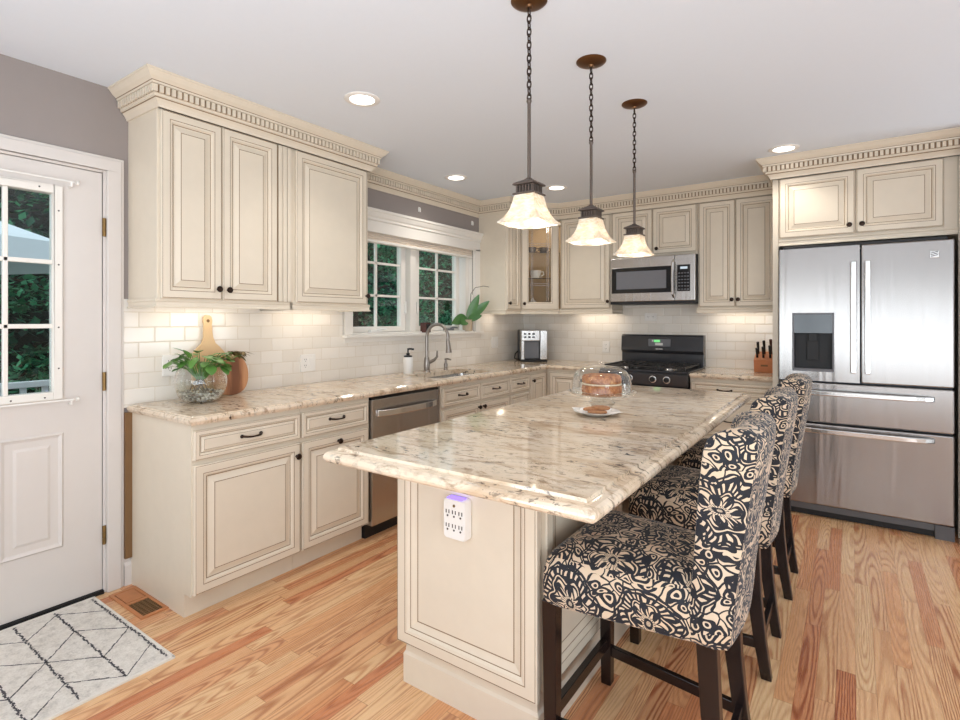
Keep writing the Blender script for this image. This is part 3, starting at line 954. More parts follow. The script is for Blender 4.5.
# corner base: L-shaped
t = thing('base_cabinet', 'corner base cabinet with two narrow doors under the coffee maker', 'cabinet', (0, 0, 0), 0, 'base cabinets')
m_ = MB().box(0.01, BF, -0.955, -0.01, 0.107, CT).box(BF, 1.158, -BF, -0.01, 0.107, CT)
m_.build('body', 'cream', t)
MB().box(0.01, BF - 0.062, -0.955, -0.01, 0, 0.107).box(BF - 0.062, 1.158, -BF + 0.062, -0.01, 0, 0.107).build('toe_kick', 'cream', t)
o = front(t, 'door', 0.0, 0.30, DZ0, RZ1, (0.035, 0.79)); o.location = (BF, -0.952, 0); o.rotation_euler = (0, 0, R90)
o = front(t, 'door', 0.0, 0.305, DZ0, RZ1); o.location = (BF + 0.04, -BF, 0)
o = front(t, 'door', 0.0, 0.18, DZ0, RZ1, (0.03, 0.79)); o.location = (BF + 0.355, -BF, 0)
base('cream drawer base cabinet between the range and the fridge', (1.932, -BF, 0), 0, 0.610, BF - 0.01,
     [('drawer', 0.008, 0.600, RZ0 + 0.03, RZ1, (0.262, 0.790)), ('drawer', 0.008, 0.600, 0.425, 0.725, (0.305, 0.55)), ('drawer', 0.008, 0.600, DZ0, 0.405, (0.305, 0.27))])
# brown strip over the wall gap by the door, shade put into colour
MB().box(-0.032, 0, BF - 0.026, BF - 0.001, 0.14, CT).build('gap_shade_strip', 'wood_and_shade_brown', bc)

# ------------------------------------------------------------------ countertops
EP = [(-0.022, 0.914), (-0.018, 0.910), (-0.010, 0.909), (-0.003, 0.904), (0.0, 0.895), (-0.003, 0.886), (-0.008, 0.8775), (-0.030, 0.8765)]
sink_hole = [(x, y) for x, y in rrect(0.19, 0.545, -2.15, -1.43, 0.05)][::-1]
ct = slab('countertop', [(0.009, -4.005), (0.646, -4.005), (0.646, -0.646), (1.162, -0.646), (1.162, -0.009), (0.009, -0.009)], [sink_hole], 0.914, EP, 'granite')
tag(ct, 'L-shaped cream granite countertop along the window wall with the sink', 'countertop', 'granite countertops')
ct = slab('countertop', [(1.930, -0.646), (2.543, -0.646), (2.543, -0.009), (1.930, -0.009)], [], 0.914, EP, 'granite')
tag(ct, 'short granite countertop between the range and the fridge panel', 'countertop', 'granite countertops')
IX0, IX1, IY0, IY1 = 1.582, 2.540, -4.052, -1.745
IP = [(-0.040, 0.922), (-0.0385, 0.9125), (-0.031, 0.9105), (-0.016, 0.910), (-0.006, 0.905), (-0.001, 0.898), (0.0, 0.892), (-0.003, 0.884), (-0.010, 0.8775), (-0.034, 0.8765)]
iout = rrect(IX0, IX1, IY0, IY1, 0.018, 4)
ct = slab('countertop', iout, [], 0.922, IP, 'granite', rr=(IX0, IX1, IY0, IY1, 0.018))
tag(ct, 'large polished granite island countertop with a stepped edge', 'countertop', 'granite countertops')

# sink, faucet, soap
t = thing('kitchen_sink', 'undermount steel sink set in the granite counter below the window', 'sink', (0.3675, -1.79, 0.70))
m_ = MB(); loops = []
for (ins, z) in ((0.0, 0.175), (0.004, 0.10), (0.012, 0.02), (0.05, 0.004)):
    loops.append([(x, y, z) for x, y in rrect(-0.19 + ins, 0.19 - ins, -0.372 + ins, 0.372 - ins, 0.055)])
m_.loft(loops, 0, False, True)
m_.build('basin', 'bright_steel', t, True)
MB().lathe([(0.0, 0.006), (0.04, 0.006), (0.045, 0.012)], (0, 0, 0), 20).build('drain', 'silver', t, True)
t = thing('faucet', 'tall brushed nickel gooseneck faucet standing behind the sink', 'faucet', (0.120, -1.80, 0.914))
MB().lathe([(0.030, 0.0), (0.030, 0.008), (0.024, 0.014), (0.026, 0.05), (0.023, 0.10), (0.019, 0.12)], (0, 0, 0), 20, cap0=True, cap1=True).build('base', 'nickel', t, True)
pts = [(0, 0, 0.09), (0, 0, 0.16), (0, 0, 0.24)]
for k in range(13):
    a = PI - PI * 1.08 * k / 12
    pts.append((0.105 + 0.105 * math.cos(a), 0.02 * k / 12, 0.29 + 0.105 * math.sin(a)))
MB().tube(pts, 0.0135, 14).build('spout', 'nickel', t, True)
e = pts[-1]
MB().tube([(e[0], e[1], e[2]), (e[0] + 0.006, e[1], e[2] - 0.05), (e[0] + 0.010, e[1], e[2] - 0.10)], [0.015, 0.019, 0.026], 14).build('spray_head', 'nickel', t, True)
MB().tube([(0.01, 0.015, 0.075), (0.03, 0.06, 0.095), (0.035, 0.09, 0.12), (0.03, 0.10, 0.17)], [0.015, 0.013, 0.010, 0.006], 10).build('lever', 'nickel', t, True)
t = thing('soap_dispenser', 'small brushed nickel soap dispenser right of the faucet', 'soap dispenser', (0.135, -1.565, 0.914))
MB().lathe([(0.020, 0.0), (0.020, 0.006), (0.013, 0.012), (0.017, 0.045), (0.010, 0.06), (0.010, 0.085)], (0, 0, 0), 16, cap0=True, cap1=True).build('base', 'nickel', t, True)
MB().tube([(-0.01, 0, 0.09), (0.02, 0.0, 0.094), (0.055, 0.0, 0.088)], 0.007, 8).build('nozzle', 'nickel', t, True)
t = thing('soap_bottle', 'white soap bottle with a black pump left of the faucet', 'bottle', (0.120, -2.03, 0.914))
MB().lathe([(0.0, 0.0), (0.036, 0.0), (0.038, 0.004), (0.038, 0.125), (0.034, 0.135), (0.0, 0.136)], (0, 0, 0), 24).build('bottle_body', 'white_plastic', t, True)
MB().lathe([(0.033, 0.134), (0.033, 0.146), (0.014, 0.150), (0.014, 0.165), (0.006, 0.168), (0.006, 0.195), (0.0, 0.195)], (0, 0, 0), 18).tube([(-0.006, 0, 0.197), (0.016, 0.01, 0.200), (0.042, 0.022, 0.196)], 0.0075, 8).build('pump', 'black_matte', t, True)

# dishwasher
t = thing('dishwasher', 'stainless dishwasher built in under the counter left of the sink', 'dishwasher', (0.590, -2.914, 0), R90)
MB().box(0.004, 0.672, 0.05, 0.57, 0.004, 0.870).build('body', 'black_matte', t)
MB().box(0.004, 0.650, -0.042, 0.05, 0.086, 0.857).build('door', 'steel_side', t, bev=0.006)
MB().box(0.004, 0.650, -0.034, 0.04, 0.857, 0.869).build('control_strip', 'black_gloss', t)
MB().box(0.004, 0.672, 0.02, 0.06, 0.0, 0.084).build('kick_plate', 'black_matte', t)
h_ = MB(); pts = []
for k in range(15):
    u_ = k / 14 * 2 - 1
    pts.append((0.326 + u_ * 0.282, -0.042 - 0.040 * (1 - abs(u_) ** 4) - 0.004, 0.770))
hl = []
for p in pts: hl.append([(p[0], p[1] - 0.008, p[2] - 0.020), (p[0], p[1] + 0.006, p[2] - 0.020), (p[0], p[1] + 0.006, p[2] + 0.020), (p[0], p[1] - 0.008, p[2] + 0.020)])
h_.loft(hl).build('handle', 'bright_steel', t, bev=0.004)

# ------------------------------------------------------------------ microwave
t = thing('microwave', 'stainless over the range microwave mounted under the short cabinet', 'microwave', (1.172, -0.405, 1.500))
MW, MH = 0.752, 0.412
MB().box(0.002, MW, 0.02, 0.393, 0.0, MH).build('body', 'charcoal', t)
MB().box(0, 0.580, -0.005, 0.022, 0.012, MH - 0.002).build('door', 'steel_side', t, bev=0.005)
MB().box(0.583, MW, -0.005, 0.022, 0.012, MH - 0.002).build('control_column', 'steel_side', t, bev=0.005)
mw = MB().box(0.016, 0.556, -0.008, 0.0, 0.088, 0.320).build('window_frame', 'black_gloss', t, bev=0.003)
MB().box(0.062, 0.512, -0.0095, -0.006, 0.125, 0.285).build('window_screen', 'grey_plastic', mw)
MB().tube([(0.578, -0.006, 0.045), (0.578, -0.045, 0.07), (0.578, -0.055, 0.20), (0.578, -0.045, 0.34), (0.578, -0.006, 0.365)], 0.013, 10).build('handle', 'bright_steel', t, True)
kp = MB().box(0.604, 0.712, -0.009, 0.0, 0.093, 0.322).build('control_panel', 'black_gloss', t, bev=0.002)
MB().box(0.632, 0.690, -0.0105, -0.008, 0.285, 0.305).build('clock_display', 'clock_glow', kp)
k_ = MB()
for r in range(6):
    for c in range(4):
        k_.box(0.616 + 0.024 * c, 0.630 + 0.024 * c, -0.0100, -0.008, 0.105 + 0.028 * r, 0.114 + 0.028 * r)
k_.build('keypad', 'grey_plastic', kp)
MB().box(0.004, MW - 0.004, 0.0, 0.36, -0.012, 0.012).build('vent_grille', 'black_matte', t)

# ------------------------------------------------------------------ gas range
t = thing('gas_range', 'black and steel gas range standing between the granite counters', 'range', (1.168, -0.008, 0))
RWd = 0.756
MB().box(0, RWd, -0.615, -0.02, 0.02, 0.905).build('body', 'black_matte', t)
MB().box(0, RWd, -0.640, -0.02, 0.900, 0.918).build('cooktop', 'range_black', t, bev=0.006)
bgp = [(-0.075, 0.918), (-0.075, 1.03), (-0.10, 1.055), (-0.088, 1.190), (-0.070, 1.205), (0.0, 1.205), (0.0, 0.918)]
bg_ = MB().loft([[(0, y, z) for y, z in bgp], [(RWd, y, z) for y, z in bgp]]).build('backguard', 'range_black', t, bev=0.004)
cp = MB()
cp.box(0.265, 0.470, -0.101, -0.085, 1.095, 1.165).build('control_display', 'grey_plastic', bg_, bev=0.002)
MB().box(0.318, 0.375, -0.1025, -0.10, 1.135, 1.158).build('clock_display', 'green_glow', bg_)
MB().box(0.330, 0.400, -0.1035, -0.10, 1.106, 1.128).box(0.300, 0.314, -0.1035, -0.10, 1.140, 1.156).build('button_pad', 'white_plastic', bg_)
MB().box(0.335, 0.400, -0.1035, -0.085, 1.068, 1.076).build('name_plate', 'silver', bg_)
fp = [(-0.640, 0.900), (-0.668, 0.890), (-0.660, 0.795), (-0.610, 0.790), (-0.610, 0.900)]
cpn = MB().loft([[(0, y, z) for y, z in fp], [(RWd, y, z) for y, z in fp]]).build('control_panel', 'range_black', t, bev=0.003)
for kx in (0.162, 0.277, 0.477, 0.592):
    kb = MB().lathe([(0.030, 0.0), (0.030, -0.003), (0.024, -0.004), (0.0, -0.004)], (kx, -0.664, 0.846), 24, 'y').build('knob_ring', 'silver', cpn, True)
    MB().lathe([(0.022, -0.003), (0.020, -0.026), (0.016, -0.030), (0.0, -0.030)], (kx, -0.664, 0.846), 20, 'y').box(kx - 0.004, kx + 0.004, -0.702, -0.690, 0.826, 0.866).build('knob', 'black_matte', cpn, True)
od = MB().box(0.006, RWd - 0.006, -0.655, -0.610, 0.235, 0.785).build('oven_door', 'range_black', t, bev=0.006)
MB().tube([(0.06, -0.655, 0.745), (0.06, -0.70, 0.745), (RWd - 0.06, -0.70, 0.745), (RWd - 0.06, -0.655, 0.745)], 0.012, 10).build('handle', 'bright_steel', od, True)
MB().box(0.006, RWd - 0.006, -0.650, -0.610, 0.03, 0.225).build('storage_drawer', 'range_black', t, bev=0.005)
for bx, by in ((0.19, -0.20), (0.19, -0.46), (0.378, -0.33), (0.566, -0.20), (0.566, -0.46)):
    MB().lathe([(0.055, 0.918), (0.050, 0.928), (0.034, 0.930), (0.034, 0.936), (0.0, 0.938)], (bx, by, 0), 20).build('burner', 'silver' if bx != 0.378 else 'iron', t, True)
for gx0, gx1 in ((0.03, 0.258), (0.264, 0.492), (0.498, 0.726)):
    g_ = MB(); cx = (gx0 + gx1) / 2
    for yy in (-0.60, -0.105): g_.box(gx0, gx1, yy - 0.006, yy + 0.006, 0.936, 0.951)
    for xx in (gx0 + 0.006, gx1 - 0.006): g_.box(xx - 0.006, xx + 0.006, -0.60, -0.105, 0.936, 0.951)
    for yy in (-0.46, -0.33, -0.20): g_.box(gx0, gx1, yy - 0.005, yy + 0.005, 0.940, 0.953)
    g_.box(cx - 0.005, cx + 0.005, -0.60, -0.105, 0.940, 0.953)
    for xx in (gx0 + 0.008, gx1 - 0.008):
        for yy in (-0.595, -0.11): g_.box(xx - 0.006, xx + 0.006, yy - 0.006, yy + 0.006, 0.918, 0.94)
    g_.build('grate', 'iron', t, bev=0.002)

# ------------------------------------------------------------------ refrigerator
t = thing('refrigerator', 'stainless french door refrigerator with a water dispenser and two drawers', 'refrigerator', (2.598, -0.825, 0))
FW = 0.924
MB().box(0.004, FW - 0.004, 0.0, 0.78, 0.03, 1.815).build('body', 'charcoal', t)
GAPX = 0.461
dpx0, dpx1, dpz0, dpz1 = 0.082, 0.315, 1.000, 1.388
dl = MB().box(0, dpx0, -0.075, -0.004, 0.930, 1.836).box(dpx1, GAPX - 0.003, -0.075, -0.004, 0.930, 1.836)
dl.box(dpx0, dpx1, -0.075, -0.004, 0.930, dpz0).box(dpx0, dpx1, -0.075, -0.004, dpz1, 1.836).box(dpx0, dpx1, -0.02, -0.004, dpz0, dpz1)
dleft = dl.build('door', 'steel', t, bev=0.0)
dright = MB().box(GAPX + 0.003, FW, -0.075, -0.004, 0.930, 1.836).build('door', 'steel', t, bev=0.008, seg=3)
for px, d_ in ((0.424, dleft), (0.499, dright)):
    h_ = MB().box(px - 0.016, px + 0.016, -0.128, -0.108, 0.995, 1.728)
    for zz in (1.03, 1.69): h_.box(px - 0.011, px + 0.011, -0.110, -0.074, zz - 0.018, zz + 0.018)
    h_.build('handle', 'bright_steel', d_, bev=0.006, seg=3)
dsp = MB()
dsp.box(dpx0 - 0.005, dpx0 + 0.006, -0.079, -0.02, dpz0 - 0.006, dpz1 + 0.005).box(dpx1 - 0.006, dpx1 + 0.005, -0.079, -0.02, dpz0 - 0.006, dpz1 + 0.005)
dsp.box(dpx0, dpx1, -0.079, -0.02, dpz1 - 0.006, dpz1 + 0.005).box(dpx0, dpx1, -0.079, -0.02, dpz0 - 0.006, dpz0 + 0.012)
ds = dsp.build('water_dispenser', 'grey_plastic', dleft, bev=0.002)
dd = ds
o = MB().box(dpx0 + 0.006, dpx1 - 0.006, -0.074, -0.025, 1.255, dpz1 - 0.006).build('dispenser_screen', 'black_gloss', dleft)
o = MB().box(dpx0 + 0.006, dpx1 - 0.006, -0.024, -0.0195, dpz0 + 0.012, 1.255).box(dpx0 + 0.08, dpx0 + 0.15, -0.045, -0.022, 1.07, 1.235).box(dpx0 + 0.09, dpx0 + 0.14, -0.060, -0.040, 1.20, 1.25).build('dispenser_paddle', 'black_matte', dleft, bev=0.003)
for z0, z1, hz in ((0.650, 0.918, 0.856), (0.090, 0.638, 0.602)):
    dw_ = MB().box(0, FW, -0.075, -0.004, z0, z1).build('drawer', 'steel', t, bev=0.008, seg=3)
    hl = []
    for k in range(17):
        u_ = k / 16 * 2 - 1
        y = -0.075 - 0.052 * (1 - abs(u_) ** 6) - 0.004
        x = 0.466 + u_ * 0.366
        hl.append([(x, y - 0.010, hz - 0.016), (x, y + 0.008, hz - 0.016), (x, y + 0.008, hz + 0.016), (x, y - 0.010, hz + 0.016)])
    MB().loft(hl).build('handle', 'bright_steel', dw_, bev=0.005)
gr = MB().box(0.0, FW, -0.055, -0.004, 0.045, 0.086).box(0.0, 0.05, -0.068, 0.0, 0.0, 0.05).box(FW - 0.09, FW, -0.068, 0.0, 0.0, 0.086)
gr.build('base_grille', 'grille_grey', t)
MB().box(0.05, FW - 0.09, -0.035, 0.0, 0.004, 0.045).build('grille_recess', 'black_matte', t)
MB().box(0.02, FW - 0.03, -0.06, 0.10, 1.836, 1.856).build('hinge_cover', 'black_matte', t, bev=0.004)
bd = MB().box(0.808, 0.852, -0.0775, -0.0745, 1.726, 1.768).build('badge', 'silver', dright, bev=0.002)
bm_ = MB()
for k in range(3): bm_.bar((0.814, -0.0785, 1.736 + 0.010 * k), (0.842 + 0.004, -0.0785, 1.744 + 0.010 * k), 0.001, 0.004)
bm_.build('emblem', 'charcoal', bd)

# ------------------------------------------------------------------ island
isl = thing('kitchen_island', 'cream panelled island cabinet under the big granite top', 'island', (1.638, -3.735, 0))
BX, BY = 0.571, 1.93
MB().box(0, BX, 0.0, BY, 0.155, 0.8765).build('body', 'cream', isl, bev=0.002)
pp = [(0.0, 0.0), (0.012, 0.0), (0.012, 0.105), (0.006, 0.115), (0.004, 0.135), (-0.004, 0.150), (-0.004, 0.158), (-0.03, 0.158)]
MB().sweep([(0.022, 0.022), (BX - 0.006, 0.022), (BX - 0.006, BY - 0.02), (0.022, BY - 0.02)], pp, True).box(0.02, BX - 0.02, 0.03, BY - 0.03, 0.0, 0.156).build('plinth', 'cream', isl)
pend = prof_door(0.062)
big = [(0.0, -0.017, 0), (0.004, -0.021, 1), (0.0065, -0.0208, 0), (0.040, -0.021, 1), (0.0428, -0.0208, 0), (0.052, -0.019, 0), (0.060, -0.012, 1), (0.063, -0.0115, 0), (0.082, -0.006, 0), (0.088, -0.005, 1), (0.092, -0.005, 0)]
o = MB().rings(0.584, 0.706, big, 0.004, 0.166, -0.0005).build('end_panel', ['cream', 'glaze'], isl)
for k in range(3):
    w = (BY - 0.06) / 3
    o = MB().rings(w - 0.02, 0.70, big, 0, 0, -0.0005).build('side_panel', ['cream', 'glaze'], isl)
    o.location = (BX, 0.04 + k * w, 0.168); o.rotation_euler = (0, 0, R90)
# plug-in outlet strip
t = thing('surge_protector', 'white six socket plug-in surge protector on the island end panel', 'outlet', (1.925, -3.741, 0.676))
sp = [rrect(-0.046, 0.046, -0.068, 0.068, 0.012, 3)]
MB().loft([[(x, -0.001, z) for x, z in sp[0]], [(x, -0.030, z) for x, z in sp[0]], [(x * 0.94, -0.036, z * 0.95) for x, z in sp[0]]]).build('case', 'white_plastic', t, True)
for r in (0, 1):
    for c in (-1, 0, 1):
        s_ = MB(); cx, cz = c * 0.027, 0.018 - r * 0.046
        s_.box(cx - 0.0075, cx - 0.0045, -0.0375, -0.0345, cz, cz + 0.012).box(cx + 0.0045, cx + 0.0075, -0.0375, -0.0345, cz, cz + 0.012)
        s_.lathe([(0.0035, -0.0345), (0.0035, -0.0375)], (cx, 0, cz - 0.008), 8, 'y', 0, True, True)
        s_.build('socket', 'slot', t)
MB().lathe([(0.005, -0.035), (0.005, -0.0372)], (0, 0, 0.046), 10, 'y', 0, True, True).build('indicator', 'brass', t)
MB().box(-0.032, 0.032, -0.034, -0.008, 0.0665, 0.0705).build('night_light', 'purple_glow', t)
pl = point('night_light_glow', (1.938, -3.765, 0.79), 0.05, (0.4, 0.3, 1.0), 0.02)


# ------------------------------------------------------------------ wall plates
def plate(label, loc, rz, w=0.075, h=0.115, kind='outlet', cat='outlet'):
    t = thing('wall_outlet' if kind == 'outlet' else 'light_switch', label, cat, loc, rz, 'white wall plates')
    MB().box(-w / 2, w / 2, -0.006, 0.002, -h / 2, h / 2).build('cover_plate', 'white_plastic', t, bev=0.003)
    n = max(1, round(w / 0.06) if w > 0.09 else 1)
    for k in range(n):
        cx = (k - (n - 1) / 2) * 0.046
        if kind == 'switch' or (kind == 'mixed' and k):
            MB().box(cx - 0.016, cx + 0.016, -0.009, -0.005, -0.033, 0.033).build('rocker', 'white_plastic', t, bev=0.002)
        else:
            for dz in ((-0.02, 0.02) if h > 0.09 else (0.0,)):
                s_ = MB()
                s_.box(cx - 0.008, cx - 0.0055, -0.0068, -0.005, dz, dz + 0.009).box(cx + 0.0055, cx + 0.008, -0.0068, -0.005, dz, dz + 0.009).box(cx - 0.002, cx + 0.002, -0.0068, -0.005, dz - 0.010, dz - 0.006)
                s_.build('socket', 'slot', t)
    return t


plate('double outlet and switch plate on the tile over the middle of the left counter', (0.010, -2.905, 1.055), R90, 0.12, 0.115, 'mixed')
plate('outlet plate on the tile behind the glass plant bowl', (0.010, -3.775, 1.10), R90, 0.12, 0.115, 'outlet')
plate('double switch plate on the tile right of the sink window', (0.010, -0.60, 1.115), R90, 0.12, 0.115, 'switch', 'switch')
plate('outlet plate on the tile left of the range', (0.975, -0.010, 1.07), 0, 0.075, 0.115, 'outlet')
plate('small sideways outlet plate on the tile above the range', (1.426, -0.010, 1.372), 0, 0.115, 0.072, 'outlet')

# ------------------------------------------------------------------ pendants and downlights
def pendant(loc, label):
    t = thing('pendant_lamp', label, 'lamp', loc, 0, 'pendant lamps over the island')
    z = -0.003
    MB().lathe([(0.0, -0.026), (0.010, -0.026), (0.013, -0.018), (0.045, -0.013), (0.062, -0.007), (0.066, -0.003), (0.066, 0.0)], (0, 0, z + 0.003), 32).build('ceiling_canopy', 'copper_bronze', t, True)
    ch = MB(); n = 14; z0, z1 = -0.030, -0.362; step = (z1 - z0) / n
    for k in range(n):
        cz = z0 + step * (k + 0.5); pts = []
        for j in range(13):
            a = 2 * PI * j / 12; p = (0.0075 * math.cos(a), 0.0165 * math.sin(a))
            pts.append((p[0], 0, cz + p[1]) if k % 2 else (0, p[0], cz + p[1]))
        ch.tube(pts, 0.0025, 6, cap=False)
    ch.build('chain', 'bronze', t, True)
    MB().tube([(0, 0, -0.360), (0, 0, -0.650)], 0.0065, 10).lathe([(0.004, -0.352), (0.010, -0.362), (0.007, -0.372)], (0, 0, 0), 10).build('rod', 'pewter', t, True)
    def sq_(hw, z, c=0.0):
        pts = []
        for k in range(24):
            a = 2 * PI * k / 24
            q = max(abs(math.cos(a)), abs(math.sin(a)))
            f = 1 / q ** (1.0 - c)
            pts.append((hw * math.cos(a) * f, hw * math.sin(a) * f, z))
        return pts
    cap = MB()
    cap.loft([sq_(0.008, -0.640, .6), sq_(0.014, -0.646, .3), sq_(0.040, -0.660), sq_(0.044, -0.664), sq_(0.044, -0.668), sq_(0.034, -0.671)])
    for k in range(4):
        for j in range(6):
            u_ = -0.030 + 0.012 * j
            x, y = ((u_, 0.033), (0.033, u_), (u_, -0.033), (-0.033, u_))[k]
            cap.box(x - 0.0028, x + 0.0028, y - 0.0028, y + 0.0028, -0.698, -0.668)
    cap.loft([sq_(0.034, -0.694), sq_(0.044, -0.698), sq_(0.044, -0.703), sq_(0.036, -0.705)])
    cap.loft([sq_(0.022, -0.660), sq_(0.022, -0.70)])
    cap.build('fitter_cap', 'pewter', t)
    sh = [(0.038, -0.700), (0.042, -0.712), (0.045, -0.728), (0.050, -0.748), (0.058, -0.768), (0.069, -0.785), (0.080, -0.797), (0.086, -0.803), (0.086, -0.808)]
    outer = [sq_(hw, z, 0.06) for hw, z in sh]
    # scalloped rim
    for l in (-1, -2):
        outer[l] = [(x, y, z - 0.006 * (1 - (min(abs(x), abs(y)) / 0.086)) * 1.0 + 0.003) for x, y, z in outer[l]]
    inner = [[(x * 0.94, y * 0.94, z) for x, y, z in l] for l in outer[::-1]]
    MB().loft(outer + inner, 0, False, False).build('lamp_shade', 'lampshade', t, True, angle=1.2)
    bl_ = MB().lathe([(0.0, -0.785), (0.012, -0.783), (0.022, -0.770), (0.024, -0.758), (0.016, -0.738), (0.011, -0.725), (0.011, -0.70)], (0, 0, 0), 16)
    bl_.build('bulb', 'lamp_glow', t, True)
    point('pendant_light', (loc[0], loc[1], loc[2] - 0.803), 0.75, (1.0, 0.93, 0.84), 0.02)


pendant((2.060, -3.508, CEIL), 'pendant lamp with frosted glass shade, nearest over the island')
pendant((2.063, -2.954, CEIL), 'middle one of three frosted glass pendant lamps on the island ceiling')
pendant((2.066, -2.384, CEIL), 'pendant lamp with frosted glass shade, farthest and in front of the microwave')


def downlight(x, y, label, pw=13):
    t = thing('recessed_light', label, 'ceiling light', (x, y, CEIL), 0, 'recessed ceiling lights')
    MB().lathe([(0.062, 0.0), (0.092, 0.0), (0.092, -0.003), (0.086, -0.007), (0.066, -0.007), (0.062, -0.002)], (0, 0, 0), 36).build('trim_ring', 'white_plastic', t, True)
    MB().lathe([(0.0, -0.0035), (0.064, -0.0035), (0.064, -0.001)], (0, 0, 0), 32).build('lens', 'can_glow', t, True)
    spot('downlight', (x, y, CEIL - 0.02), pw, (1.0, 0.95, 0.88), 2.3)


downlight(0.925, -3.262, 'recessed ceiling light in front of the tall left wall cabinets')
downlight(0.400, -1.765, 'recessed ceiling light above the kitchen sink')
downlight(0.915, -1.000, 'recessed ceiling light near the corner, behind the nearest pendant')
downlight(2.640, -1.075, 'recessed ceiling light in front of the cabinet over the fridge')
for x, y in ((3.6, -3.3), (2.2, -5.6), (4.2, -5.6), (0.9, -5.0)):
    spot('downlight', (x, y, CEIL - 0.02), 8, (1.0, 0.95, 0.88), 2.3)


# under-cabinet lamps
def ucl(x, y, sx, sy, p):
    area('under_cabinet_light', (x, y, UB + 0.03), (x, y, 0), sx, sy, p, (1.0, 0.90, 0.76))


ucl(0.12, -3.67, 0.05, 0.45, 0.5); ucl(0.12, -2.95, 0.05, 0.45, 0.5)
ucl(0.90, -0.12, 0.42, 0.05, 0.6); ucl(2.23, -0.12, 0.42, 0.05, 0.6); ucl(0.12, -0.70, 0.05, 0.2, 0.25)


# ------------------------------------------------------------------ counter stools
def stool():
    t = thing('counter_stool', 'x', 'stool', (2.477, -3.515, 0), 0, 'paisley counter stools at the island')
    # seat: rounded rectangle with a domed top; local x: -0.275 (front, to the island) .. +0.24
    x0, x1, hy = -0.240, 0.235, 0.232
    cx, hx = (x0 + x1) / 2, (x1 - x0) / 2
    def se(kx, ky, z, e=11.0, n=72):
        pts = []
        for k in range(n):
            a = 2 * PI * k / n
            c, s = math.cos(a), math.sin(a)
            px = math.copysign(abs(c) ** (2 / e), c)
            pts.append((cx + hx * kx * px, (hy - 0.030 * px) * ky * math.copysign(abs(s) ** (2 / e), s), z))
        return pts
    lv = [(0.90, 0.90, 0.494), (0.955, 0.95, 0.492), (0.985, 0.98, 0.498), (1.0, 1.0, 0.516), (1.0, 1.0, 0.55), (0.995, 0.995, 0.587), (0.975, 0.965, 0.612), (0.93, 0.91, 0.632), (0.82, 0.80, 0.650), (0.62, 0.60, 0.664), (0.36, 0.35, 0.671), (0.12, 0.12, 0.673)]
    m = MB().loft([se(*l) for l in lv])
    def uvs(co, nrm):
        if abs(nrm.z) > 0.62: return (co.x + 0.03, co.y + 0.51)
        if abs(nrm.y) > abs(nrm.x): return (co.x + 0.03, co.z * 1.0 + 0.02)
        return (co.y + 1.3, co.z + 0.02)
    m.build('seat', 'paisley_fabric', t, True, uvf=uvs)
    # backrest: curved shell with wings
    def outline(z, hth, hb):
        s = (z - 0.47) / 0.58
        xc = 0.227 + 0.062 * max(s, 0) ** 1.25
        b = hb
        pts = []
        N = 14
        def cl(y): return xc + 0.030 - 0.052 * (y / 0.215) ** 2
        for k in range(N + 1):
            y = -b + 2 * b * k / N; pts.append((cl(y) - hth, y, z))
        for k in range(1, 6):
            a = -PI / 2 + PI * k / 6
            e = 0.55
            pts.append((cl(b) + hth * math.copysign(abs(math.sin(a)) ** e, math.sin(a)), b + 0.022 * abs(math.cos(a)) ** e * min(1, hth / 0.05), z))
        for k in range(N + 1):
            y = b - 2 * b * k / N; pts.append((cl(y) * 0.35 + (xc + 0.018) * 0.65 + hth, y, z))
        for k in range(1, 6):
            a = PI / 2 - PI * k / 6
            e = 0.55
            pts.append((cl(-b) + hth * math.copysign(abs(math.sin(a)) ** e, math.sin(a)), -b - 0.022 * abs(math.cos(a)) ** e * min(1, hth / 0.05), z))
        return pts
    lv = [(0.488, 0.020, 0.165), (0.492, 0.036, 0.180), (0.505, 0.043, 0.188), (0.55, 0.045, 0.190), (0.64, 0.045, 0.187), (0.74, 0.047, 0.189), (0.84, 0.050, 0.192), (0.93, 0.052, 0.195), (1.000, 0.053, 0.196), (1.032, 0.049, 0.192), (1.050, 0.037, 0.182), (1.060, 0.020, 0.166), (1.062, 0.004, 0.15)]
    m = MB().loft([outline(*l) for l in lv])
    def uvb(co, nrm):
        if abs(nrm.z) > 0.7: return (co.y + 2.6, co.x + 1.22)
        if abs(nrm.y) > abs(nrm.x): return (co.x + 2.21, co.z + 0.11)
        return (co.y + (2.6 if nrm.x > 0 else 3.7), co.z + 0.11)
    bk = m.build('backrest', 'paisley_fabric', t, True, uvf=uvb)
    for s in (-1, 1):
        MB().bar((-0.206, s * 0.222, 0.0), (-0.208, s * 0.222, 0.50), 0.037, 0.037, 0.047, 0.047).build('leg', 'espresso', t, bev=0.003)
        l = MB()
        def sec(x, z, w, h): return [(x - h / 2, s * 0.165 - w / 2, z), (x + h / 2, s * 0.165 - w / 2, z), (x + h / 2, s * 0.165 + w / 2, z), (x - h / 2, s * 0.165 + w / 2, z)]
        l.loft([sec(0.272, 0.0, 0.034, 0.036), sec(0.250, 0.14, 0.038, 0.042), sec(0.232, 0.30, 0.040, 0.048), sec(0.222, 0.50, 0.042, 0.052)])
        l.build('leg', 'espresso', t, bev=0.003)
        MB().bar((-0.200, s * 0.221, 0.125), (0.245, s * 0.166, 0.125), 0.020, 0.036).build('stretcher', 'espresso', t, bev=0.002)
    MB().bar((-0.207, -0.216, 0.155), (-0.207, 0.216, 0.155), 0.022, 0.040).build('stretcher', 'espresso', t, bev=0.002)
    MB().bar((0.250, -0.160, 0.135), (0.250, 0.160, 0.135), 0.020, 0.036).build('stretcher', 'espresso', t, bev=0.002)
    return t


